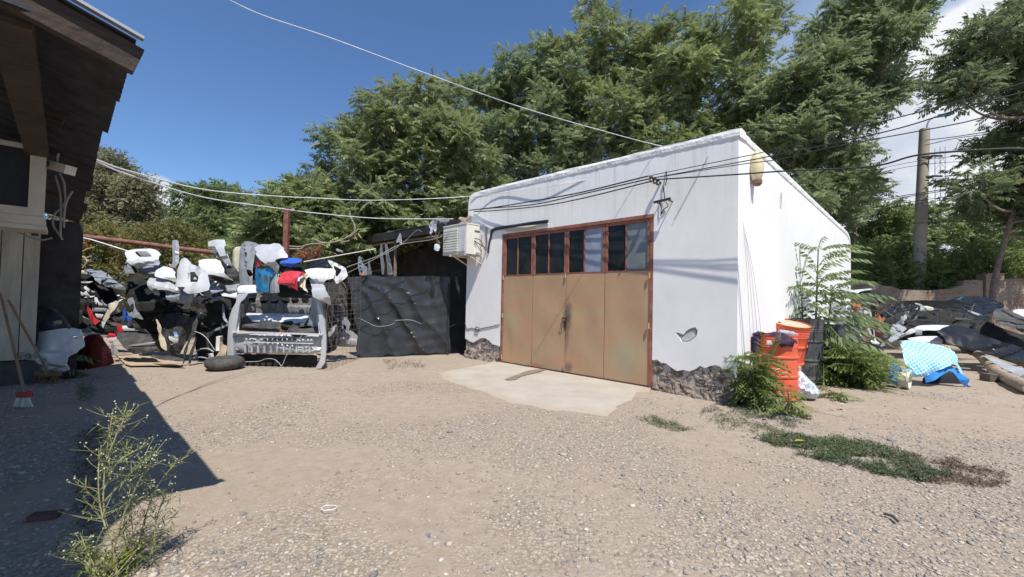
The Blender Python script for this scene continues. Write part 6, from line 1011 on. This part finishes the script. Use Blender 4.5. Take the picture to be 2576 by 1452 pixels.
mesh('plastic_bag', V, F, M('bag_film', (.42, .45, .48), .25, var=.45, scale=13, col2=(.66, .70, .74), spec=.7, bump=.7, bscale=30), None, 'tied clear plastic bag of rubbish beside the front orange drum', 'bag')
# blue tarp over something, bucket
tb0 = G(*T(q2, 900, 1240)); yb = tb0[1]+.05; bt = thing('blue_tarp', 'light blue checked tarp heaped over a bundle on the dirt', 'tarp', tb0)
mCk = M('tarp_check', (.17, .43, .62), .6, var=.1, scale=4)
def checks():
    t = mCk.node_tree; n = t.nodes.new; l = t.links.new; b = t.nodes['Principled BSDF']; src = b.inputs['Base Color'].links[0].from_socket; tcn = n('ShaderNodeTexCoord'); mpn = n('ShaderNodeMapping'); mpn.inputs['Rotation'].default_value = (.2, .5, .6); mpn.inputs['Scale'].default_value = (21, 21, 21); l(tcn.outputs['Object'], mpn.inputs[0])
    sx = n('ShaderNodeSeparateXYZ'); l(mpn.outputs[0], sx.inputs[0]); outs = []
    for o_ in (0, 2):
        f = n('ShaderNodeMath'); f.operation = 'FRACT'; l(sx.outputs[o_], f.inputs[0]); g_ = n('ShaderNodeMath'); g_.operation = 'LESS_THAN'; g_.inputs[1].default_value = .2; l(f.outputs[0], g_.inputs[0]); outs.append(g_.outputs[0])
    mx_ = n('ShaderNodeMath'); mx_.operation = 'MAXIMUM'; l(outs[0], mx_.inputs[0]); l(outs[1], mx_.inputs[1]); m2 = n('ShaderNodeMixRGB'); m2.inputs[2].default_value = (.55, .80, .84, 1); l(mx_.outputs[0], m2.inputs[0]); l(src, m2.inputs[1]); l(m2.outputs[0], b.inputs['Base Color'])
checks(); mBt = M('tarp_blue', (.03, .20, .52), .5, var=.15, scale=5)
panel('checked_sheet', [(640, 800), (700, 762), (800, 754), (880, 762), (960, 786), (1060, 800), (1130, 836), (1180, 870), (1205, 930), (1210, 975), (1280, 1040), (1330, 1100), (1320, 1130), (1240, 1060), (1190, 1000), (1100, 980), (1020, 1060), (940, 1130), (860, 1135), (740, 1150), (700, 1060), (650, 960)], q2, yb+.30, mCk, parent=bt, bulge=.34, tilt=(0, .75), crumple=.07, crease=0, thick=.006, res=.04)
panel('blue_underside', [(930, 1130), (1020, 1060), (1100, 975), (1190, 992), (1260, 1060), (1330, 1120), (1385, 1150), (1380, 1248), (1290, 1180), (1200, 1060), (1120, 1090), (960, 1200)], q2, yb+.14, mBt, parent=bt, bulge=.10, crumple=.04, crease=0, tilt=(0, .2), thick=.006)
panel('blue_underside', [(640, 940), (700, 1050), (740, 1150), (720, 1200), (650, 1130), (560, 1060)], q2, yb+.2, mBt, parent=bt, bulge=.05, crumple=.04, crease=0)
panel('dark_bundle', [(920, 1140), (1100, 1050), (1220, 1070), (1370, 1210), (1372, 1245), (920, 1240)], q2, yb+.45, M('bundle', (.02, .022, .03), .9), parent=bt, bulge=.08, crease=0); panel('dark_bundle', [(560, 1080), (660, 1060), (760, 1180), (740, 1230), (560, 1190)], q2, yb+.4, MC['bundle'], parent=bt, bulge=.08, crease=0)
flat('torn_paper', 'small white paper scrap beside the blue tarp', 'paper', [(1395, 1208), (1440, 1210), (1446, 1232), (1410, 1236)], q2, pWh, .02, .003)
flat('blue_scrap', 'crumpled blue wrapper under the leafy bush', 'wrapper', [(440, 1130), (500, 1060), (560, 1120), (560, 1170), (440, 1185)], q2, pBm, .06, .004, wav=.06)
bc = G(*T(q2, 890, 1272))+np.array([0, .16, .128]); bk = thing('bucket', 'white plastic bucket lying on its side in front of the blue tarp', 'bucket', bc*[1, 1, 0]); ax = nrm([.55, -.72, -.05]); mb = MB(); mb.lathe(bc-ax*.28, ax, [(.10, 0), (.115, .14), (.118, .145), (.128, .27), (.138, .27), (.138, .30), (.122, .30), (.118, .26), (.095, .02), (.0, .02)], 32, True, False); mb.build('pail', M('bucket_white', (.66, .62, .52), .5, var=.12, dirt=.3), bk, smooth=True)
mb = MB(); mb.lathe(bc-ax*.24, ax, [(.106, 0), (.118, .14), (.119, .14), (.121, .11), (.109, 0)], 32, False, False); mb.build('blue_band', M('band_blue', (.10, .26, .48), .5, var=.5, scale=18), bk, smooth=True)
# fallen log
lg = []
for (x, y, h) in ((1110, 830, .42), (1250, 850, .36), (1400, 865, .32), (1500, 900, .26), (1600, 985, .18), (1700, 1080, .10), (1800, 1140, .09), (1900, 1190, .09), (2060, 1260, .09)):
    lg.append(G(*T(q2, x, y), h))
mb = MB(); pth = arc(lg, 5); mb.tube(pth, [.075+.03*i/len(pth)+.006*math.sin(i*1.7) for i in range(len(pth))], 12); t = thing('fallen_log', 'grey barked crooked log lying from the black bumpers to the right edge', 'log', lg[4]*[1, 1, 0]); mb.build('trunk', M('log_bark', (.30, .24, .18), .9, var=.3, scale=14, bump=.6), t, smooth=True)
mb = MB(); mb.tube([lg[0]+(lg[0]-lg[1])*.25, lg[0], lg[0]+(lg[1]-lg[0])*.5], [.02, .06, .078], 8); mb.build('split_end', M('fresh_wood', (.60, .42, .20), .8, var=.3, scale=20), t)
mb = MB(); q = G(*T(q2, 1690, 1185)); mb.box(q+[-.1, .0, 0], nrm([1, -.1, 0]), nrm([.1, 1, 0]), Z3, .24, .2, .13); mb.build('brick', M('brick_dark', (.12, .09, .075), .9, var=.3, scale=12), None, 'dark brick wedged under the fallen log', 'brick')
# ruined brick wall
yw = 13.9; mBrk = bpy.data.materials.new('brick_wall'); mBrk.use_nodes = True; t = mBrk.node_tree; n = t.nodes.new; l = t.links.new; bb = t.nodes['Principled BSDF']; bb.inputs['Roughness'].default_value = .92
tcn = n('ShaderNodeTexCoord'); sx = n('ShaderNodeSeparateXYZ'); l(tcn.outputs['Object'], sx.inputs[0]); cx_ = n('ShaderNodeCombineXYZ'); l(sx.outputs[0], cx_.inputs[0]); l(sx.outputs[2], cx_.inputs[1]); br = n('ShaderNodeTexBrick'); l(cx_.outputs[0], br.inputs['Vector']); br.inputs['Scale'].default_value = 1; br.inputs['Brick Width'].default_value = .26; br.inputs['Row Height'].default_value = .085; br.inputs['Mortar Size'].default_value = .012
br.inputs['Color1'].default_value = (.26, .135, .09, 1); br.inputs['Color2'].default_value = (.17, .095, .07, 1); br.inputs['Mortar'].default_value = (.27, .22, .17, 1)
nn = n('ShaderNodeTexNoise'); nn.inputs['Scale'].default_value = 1.4; nn.inputs['Detail'].default_value = 8; nn.inputs['Roughness'].default_value = .7; l(tcn.outputs['Object'], nn.inputs['Vector']); r = n('ShaderNodeMapRange'); r.inputs[1].default_value = .42; r.inputs[2].default_value = .58; r.inputs[4].default_value = .85; l(nn.outputs[0], r.inputs[0]); mx = n('ShaderNodeMixRGB'); mx.inputs[2].default_value = (.30, .25, .19, 1); l(r.outputs[0], mx.inputs[0]); l(br.outputs[0], mx.inputs[1]); l(mx.outputs[0], bb.inputs['Base Color'])
bp = n('ShaderNodeBump'); bp.inputs['Strength'].default_value = .8; bp.inputs['Distance'].default_value = .03; ad = n('ShaderNodeMath'); ad.operation = 'SUBTRACT'; l(nn.outputs[0], ad.inputs[0]); l(br.outputs['Fac'], ad.inputs[1]); l(ad.outputs[0], bp.inputs['Height']); l(bp.outputs[0], bb.inputs['Normal'])
top = [(2120, 702), (2160, 708), (2205, 712), (2215, 718), (2245, 722), (2262, 728), (2330, 731), (2390, 727), (2402, 722), (2420, 718), (2424, 706), (2446, 704), (2470, 706)]; top2 = [(2475, 690), (2490, 687), (2520, 688)]; top3 = [(2524, 702), (2600, 700), (2760, 706)]
wall = thing('brick_wall', 'broken topped old brick and mortar wall behind the right heap', 'wall', Y(2400, 800, yw)*[1, 1, 0])
def wpart(pl, name, d0, d1):
    p = [tuple(Y(u, v, yw)[[0, 2]]) for u, v in pl]; x0, x1 = p[0][0], p[-1][0]; poly_ = [(x0, -.05)]+p+[(x1, -.05)]; V, F = slab2(poly_[::-1], [], lambda x, z, o: np.array([x, yw-o, z]), d0, d1, .5); mesh(name, V, F, mBrk, wall, smooth=False)
wpart(top, 'masonry', -.2, .03); wpart(top2, 'pier', -.24, .07); wpart(top3, 'masonry', -.2, .03)
x_ = 8.2; V, F = slab2([(Y(2120, 700, yw)[0]+.02, -.05), (Y(2120, 700, yw)[0]+.02, 2.05), (SB*bv[0]+2, 2.0), (SB*bv[0]+2, -.05)], [], lambda x, z, o: np.array([x, yw-o, z]), -.2, .03, .5); mesh('masonry', V, F, mBrk, wall, smooth=False)
# a low far wall closes the yard behind heap and shed
bw2 = thing('boundary_wall', 'low dim boundary wall glimpsed behind the heap and scrub', 'wall', (-8, 19.5, 0)); mb = MB(); mb.box([-26, 19.5, -.05], [1, 0, 0], [0, 1, 0], Z3, 30, .2, 2.0); mb.build('masonry', M('far_wall', (.10, .085, .07), .9, var=.3, scale=3), bw2)
# concrete pole with lamp
yp = 14.9; pb = Y(2309, 735, yp); pt = Y(2326, 325, yp); pole = thing('utility_pole', 'round concrete utility pole with a small blue lamp on top', 'pole', pb*[1, 1, 0]); base = pb-(pt-pb)*(pb[2]/(pt[2]-pb[2])); mb = MB(); mb.tube([base, base*.5+pt*.5, pt], [.215, .178, .145], 20); mb.build('shaft', M('pole_concrete', (.37, .33, .27), .9, var=.14, scale=3, bump=.2), pole, smooth=True)
mb = MB(); mb.tube(arc([pt+[.0, -.05, -.1], pt+[.06, -.1, .25], pt+[.30, -.2, .42]], 5), .025, 7); mb.build('lamp_arm', M('galv', (.45, .46, .47), .5, .5), pole, smooth=True); mb = MB(); q = pt+[.26, -.25, .36]; mb.box(q, nrm([1, 0, .16]), [0, 1, 0], Z3, .55, .18, .07); mb.build('lamp_head', M('lamp_blue', (.02, .20, .32), .4), pole)
for dz in (-1.05, -1.75):
    mb = MB(); q = pt+[0, 0, dz]; mb.lathe(q, Z3, [(.20, 0), (.20, .05)], 16); mb.bar(q+[.0, -.25, .02], q+[.35, -.25, .02], .06, .05); mb.build('cross_bracket', M('bracket_dark', (.06, .06, .06), .6), pole)
# lattice mast far away
ms = thing('radio_mast', 'pale lattice radio mast far off right of the concrete pole', 'mast', Y(2366, 520, 90)*[1, 1, 0]); m0, m1 = Y(2366, 620, 90), Y(2366, 372, 90); mb = MB(); m0 = m0*[1, 1, 0]; hh = m1[2]; wv = .55
for sx_, sy_ in ((-1, -1), (1, -1), (1, 1), (-1, 1)): mb.tube([m0+[sx_*wv, sy_*wv, 0], m0+[sx_*wv, sy_*wv, hh]], .09, 4)
for k in range(int(hh/1.4)): z = k*1.4; mb.tube([m0+[-wv, -wv, z], m0+[wv, -wv, z+1.4]], .05, 3); mb.tube([m0+[wv, -wv, z], m0+[-wv, -wv, z+1.4]], .05, 3); mb.tube([m0+[-wv, wv, z], m0+[wv, wv, z+1.4]], .05, 3)
mb.build('lattice', M('mast_grey', (.34, .36, .42), .7), ms); mb = MB()
for v, hw in ((396, 14), (448, 20), (462, 12)): q = Y(2366, v, 89); mb.bar(q-[hw*.08, 0, 0], q+[hw*.08, 0, 0], .35, .35)
q = Y(2374, 463, 88.5); mb.lathe(q, [.3, -1, 0], [(.75, 0), (.7, .3)], 14); mb.build('antennas', M('mast_white', (.5, .52, .56), .6), ms)
# ================================================================ CABLES
mBC = M('black_cable', (.02, .02, .022), .6); mWC = M('white_cable', (.72, .72, .72), .5)
def cable(label, pts, r, mat, group=None, nsub=10):
    mb = MB(); P = [Y(*p) for p in pts]; mb.tube(arc(P, nsub) if len(P) > 2 else P, r, 6); return mb.build('cable', mat, None, label, 'cable', group, smooth=True)
WB = f2(1664, 462); rod0 = Wf(*WB, 0); rod1 = Wf(WB[0], WB[1]+.02, .35); br_ = thing('cable_bracket', 'steel rod bracket with insulators sticking out above the doors', 'bracket', rod0); mb = MB(); mb.tube([rod0, rod1], .018, 8); mb.build('rod', MC['dark_iron'], br_)
for o in (.12, .22, .33): mb = MB(); mb.lathe(Wf(WB[0], WB[1], o)-Z3*.05, Z3, [(.015, 0), (.03, .02), (.018, .05), (.03, .08), (.015, .1)], 10); mb.build('insulator', M('insul', (.10, .08, .07), .4), br_)
XB = f2(1678, 511); xb = thing('cross_bar', 'short iron cross bar fixed to the white wall below the cable bracket', 'bracket', Wf(*XB, 0)); mb = MB(); mb.bar(Wf(XB[0]-.13, XB[1]+.02, .16), Wf(XB[0]+.13, XB[1]-.0, .16), .035, .03); mb.build('bar', MC['dark_iron'], xb)
for ds_ in (-.1, .1): mb = MB(); mb.tube([Wf(XB[0]+ds_, XB[1], .0), Wf(XB[0]+ds_, XB[1], .16)], .01, 6); mb.build('stay', MC['dark_iron'], xb)
mb = MB()
for k, (a1, b1) in enumerate((((418, 1150), (430, 1250)), ((440, 1060), (438, 1150)), ((400, 1250), (410, 1330)))):
    mb.tube(arc([Wf(*f2(*T(q5, a1[0], a1[1])), .04), Wf(*f2(*T(q5, (a1[0]+b1[0])/2+8, (a1[1]+b1[1])/2)), .06), Wf(*f2(*T(q5, *b1)), .05)], 5), .007, 4)
mb.tube(arc([Wf(*f2(*T(q5, x, y)), .06) for x, y in ((440, 1250), (455, 1275), (425, 1300), (410, 1335), (418, 1320))], 5), .007, 4); mb.build('drop_wire', mBC, br_)
mb = MB(); mb.tube([Wf(*f2(*T(q5, 700, 970)), .045), Wf(*f2(*T(q5, 595, 1165)), .05), Wf(*f2(*T(q5, 490, 1360)), .05)], .004, 4); mb.build('stay_wire', M('thin_wire', (.30, .29, .28), .5), None, 'thin stay wire slanting down the right part of the white wall', 'wire')
GB = 'black cables across the white wall'; GQ = 'overhead lines to the concrete pole'; GS = 'service cables passing the garage corner'
P1 = T(q5, 318, 1088); P2 = T(q5, 345, 1100); P3 = T(q5, 385, 1108)
def wallcable(label, uv, offs, r):
    P = [PL(u, v, Wf(0, 0, o), bv) for (u, v), o in zip(uv, offs)]; mb = MB(); mb.tube(arc(P, 8), r, 6); return mb.build('cable', mBC, None, label, 'cable', GB, smooth=True)
wallcable('upper black cable sagging from the bracket to the left end of the white wall', [P1, T(q4, 1640, 1190), T(q4, 1360, 1240), T(q4, 1130, 1278), T(q4, 960, 1298)], (.33, .26, .22, .16, .08), .011)
wallcable('middle black cable from the bracket to the left end of the white wall', [P2, T(q4, 1640, 1202), T(q4, 1360, 1262), T(q4, 1110, 1284), T(q4, 975, 1296)], (.26, .23, .20, .14, .07), .010)
wallcable('lower black cable from the bracket to the broken brick stub', [P3, T(q4, 1660, 1224), T(q4, 1400, 1272), T(q4, 1120, 1300), T(q4, 990, 1306)], (.20, .17, .15, .10, .05), .010)
def ysv(u): return 1/(1/rod1[1]+(u-1640)*1.16e-4)
for lab, pts, r_ in [('topmost service cable rising right from the bracket past the hanging bough', [P1, (1855, 397), (1924, 382), (2365, 268), (2620, 196)], .0055), ('second service cable rising right from the bracket', [P2, (1855, 409), (1948, 391), (2238, 329), (2435, 268), (2620, 221)], .0065),
    ('third service cable running just above the blue lamp', [P2, (1855, 415), (1960, 401), (2091, 371), (2365, 320), (2468, 297), (2620, 252)], .0055), ('thickest service cable crossing the middle of the concrete pole', [P3, (1855, 439), (1965, 431), (2190, 419), (2312, 390), (2512, 375), (2620, 376)], .0095)]:
    cable(lab, [(u, v, ysv(u)) for u, v in pts], r_, mBC, GS)
for lab, pts, r_ in [('line leaving the pole top to the right', [(480, 722), (620, 706), (800, 680), (1060, 655)], .014), ('line crossing just above the thick cable', [(480, 748), (640, 712), (820, 690), (1060, 668)], .012),
    ('thin line under the thick cable', [(190, 880), (450, 828), (700, 800), (1060, 792)], .008), ('lower thin line with the pole clamp', [(240, 888), (480, 846), (760, 826), (1060, 812)], .008), ('upper of the two paired lines crossing the pole', [(90, 1050), (430, 998), (780, 942)], .014), ('lower of the two paired lines crossing the pole', [(100, 1056), (430, 1006), (780, 950)], .012),
    ('upper slack line low across the pole', [(200, 1070), (430, 1036), (720, 994)], .01), ('lower slack line low across the pole', [(260, 1076), (430, 1052), (730, 1002)], .01), ('lowest faint line in front of the back trees', [(60, 1175), (420, 1150), (800, 1135), (1060, 1130)], .01), ('spliced line with a loop right of the pole', [(640, 775), (650, 740), (680, 724), (840, 716), (1060, 700)], .008)]:
    n_ = len(pts); cable(lab, [(*T(q3, x, y), 14.6-1.6*i/n_) for i, (x, y) in enumerate(pts)], r_, mBC, GQ, 6)
GW = 'pale cables over the yard'
cable('long white cable slanting from the top left of the sky to the garage roof', [(540, -18, 4.2), (660, 38, 4.6), (830, 95, 5.0), (*T(q4, 690, 452), 5.4), (*T(q4, 1290, 665), 6.0), (*T(q4, 1936, 850), 6.4), (*T(q5, 460, 915), 6.5)], .005, mWC, GW)
cable('upper white cable from the left eave to the garage corner', [(226, 396, 3.6), (330, 432, 4.2), (520, 478, 5.4), (700, 494, 6.6), (*T(q4, 0, 1222), 7.4), (*T(q4, 400, 1236), 8.3), (*T(q4, 958, 1212), 9.4), (*T(q4, 1480, 1145), 7.9), (*T(q5, 450, 1022), 6.5)], .0075, mWC, GW)
cable('lower white cable from the left eave to the air conditioner', [(226, 399, 3.6), (330, 442, 4.2), (520, 498, 5.6), (700, 524, 6.8), (*T(q4, 0, 1314), 7.4), (*T(q4, 400, 1348), 8.3), (*T(q4, 860, 1352), 9.3)], .0075, mWC, GW)
mb = MB(); mb.tube([Y(*T(c3, 400, 95), 8.2), Y(*T(c3, 560, 130), 8.2), Y(*T(c3, 905, 238), 8.1)], .012, 5); mb.build('cord', mWC, None, 'pale cord tied from the rusty pipe end to the silver bumper', 'cord')
# small litter
mb = MB(); mb.tube(arc([G(808, 1278, .01), G(820, 1272, .012), G(846, 1272, .012), G(842, 1280, .012), G(815, 1284, .01), G(808, 1278, .01)], 5), .002, 4); mb.build('wire_loop', mWC, None, 'small white ring of packing strap on the gravel', 'strap')
lf_ = [('yellow fallen leaf on the green strip', T((2200, 1250, .413), 845, 425), leafmat('yel', (.55, .6, .08))), ('pale stone chip on the dirt right of the bag', T((2200, 1250, .413), 1185, 130), pWh)]
for lab, (u, v), m_ in lf_: g = G(u, v)[:2]; o = None; V, F = thicken([[g[0]-.05, g[1], .06], [g[0], g[1]-.03, .07], [g[0]+.05, g[1]+.01, .06], [g[0], g[1]+.03, .065]], [(0, 1, 2, 3)], Z3, .004); mesh('leaf' if 'leaf' in lab else 'stone_chip', V, F, m_, None, lab, 'leaf' if 'leaf' in lab else 'stone')
mb = MB(); mb.tube(arc([G(*T((2200, 1250, .413), *p), .012) for p in ((1490, 935), (1550, 952), (1580, 975), (1602, 998))], 4), .008, 5); mb.build('stick', M('dark_stick', (.06, .05, .04), .9), None, 'small dark bent stick lying on the gravel at lower right', 'stick')
g = G(75, 1310); mb = MB(); mb.box([g[0]-.02, g[1], -.01], nrm([1, .3, 0]), nrm([-.3, 1, 0]), Z3, .13, .06, .03); mb.build('brick', M('brick_red', (.11, .055, .045), .9, var=.3, scale=10), None, 'faint red brick in the shade at lower left', 'brick')
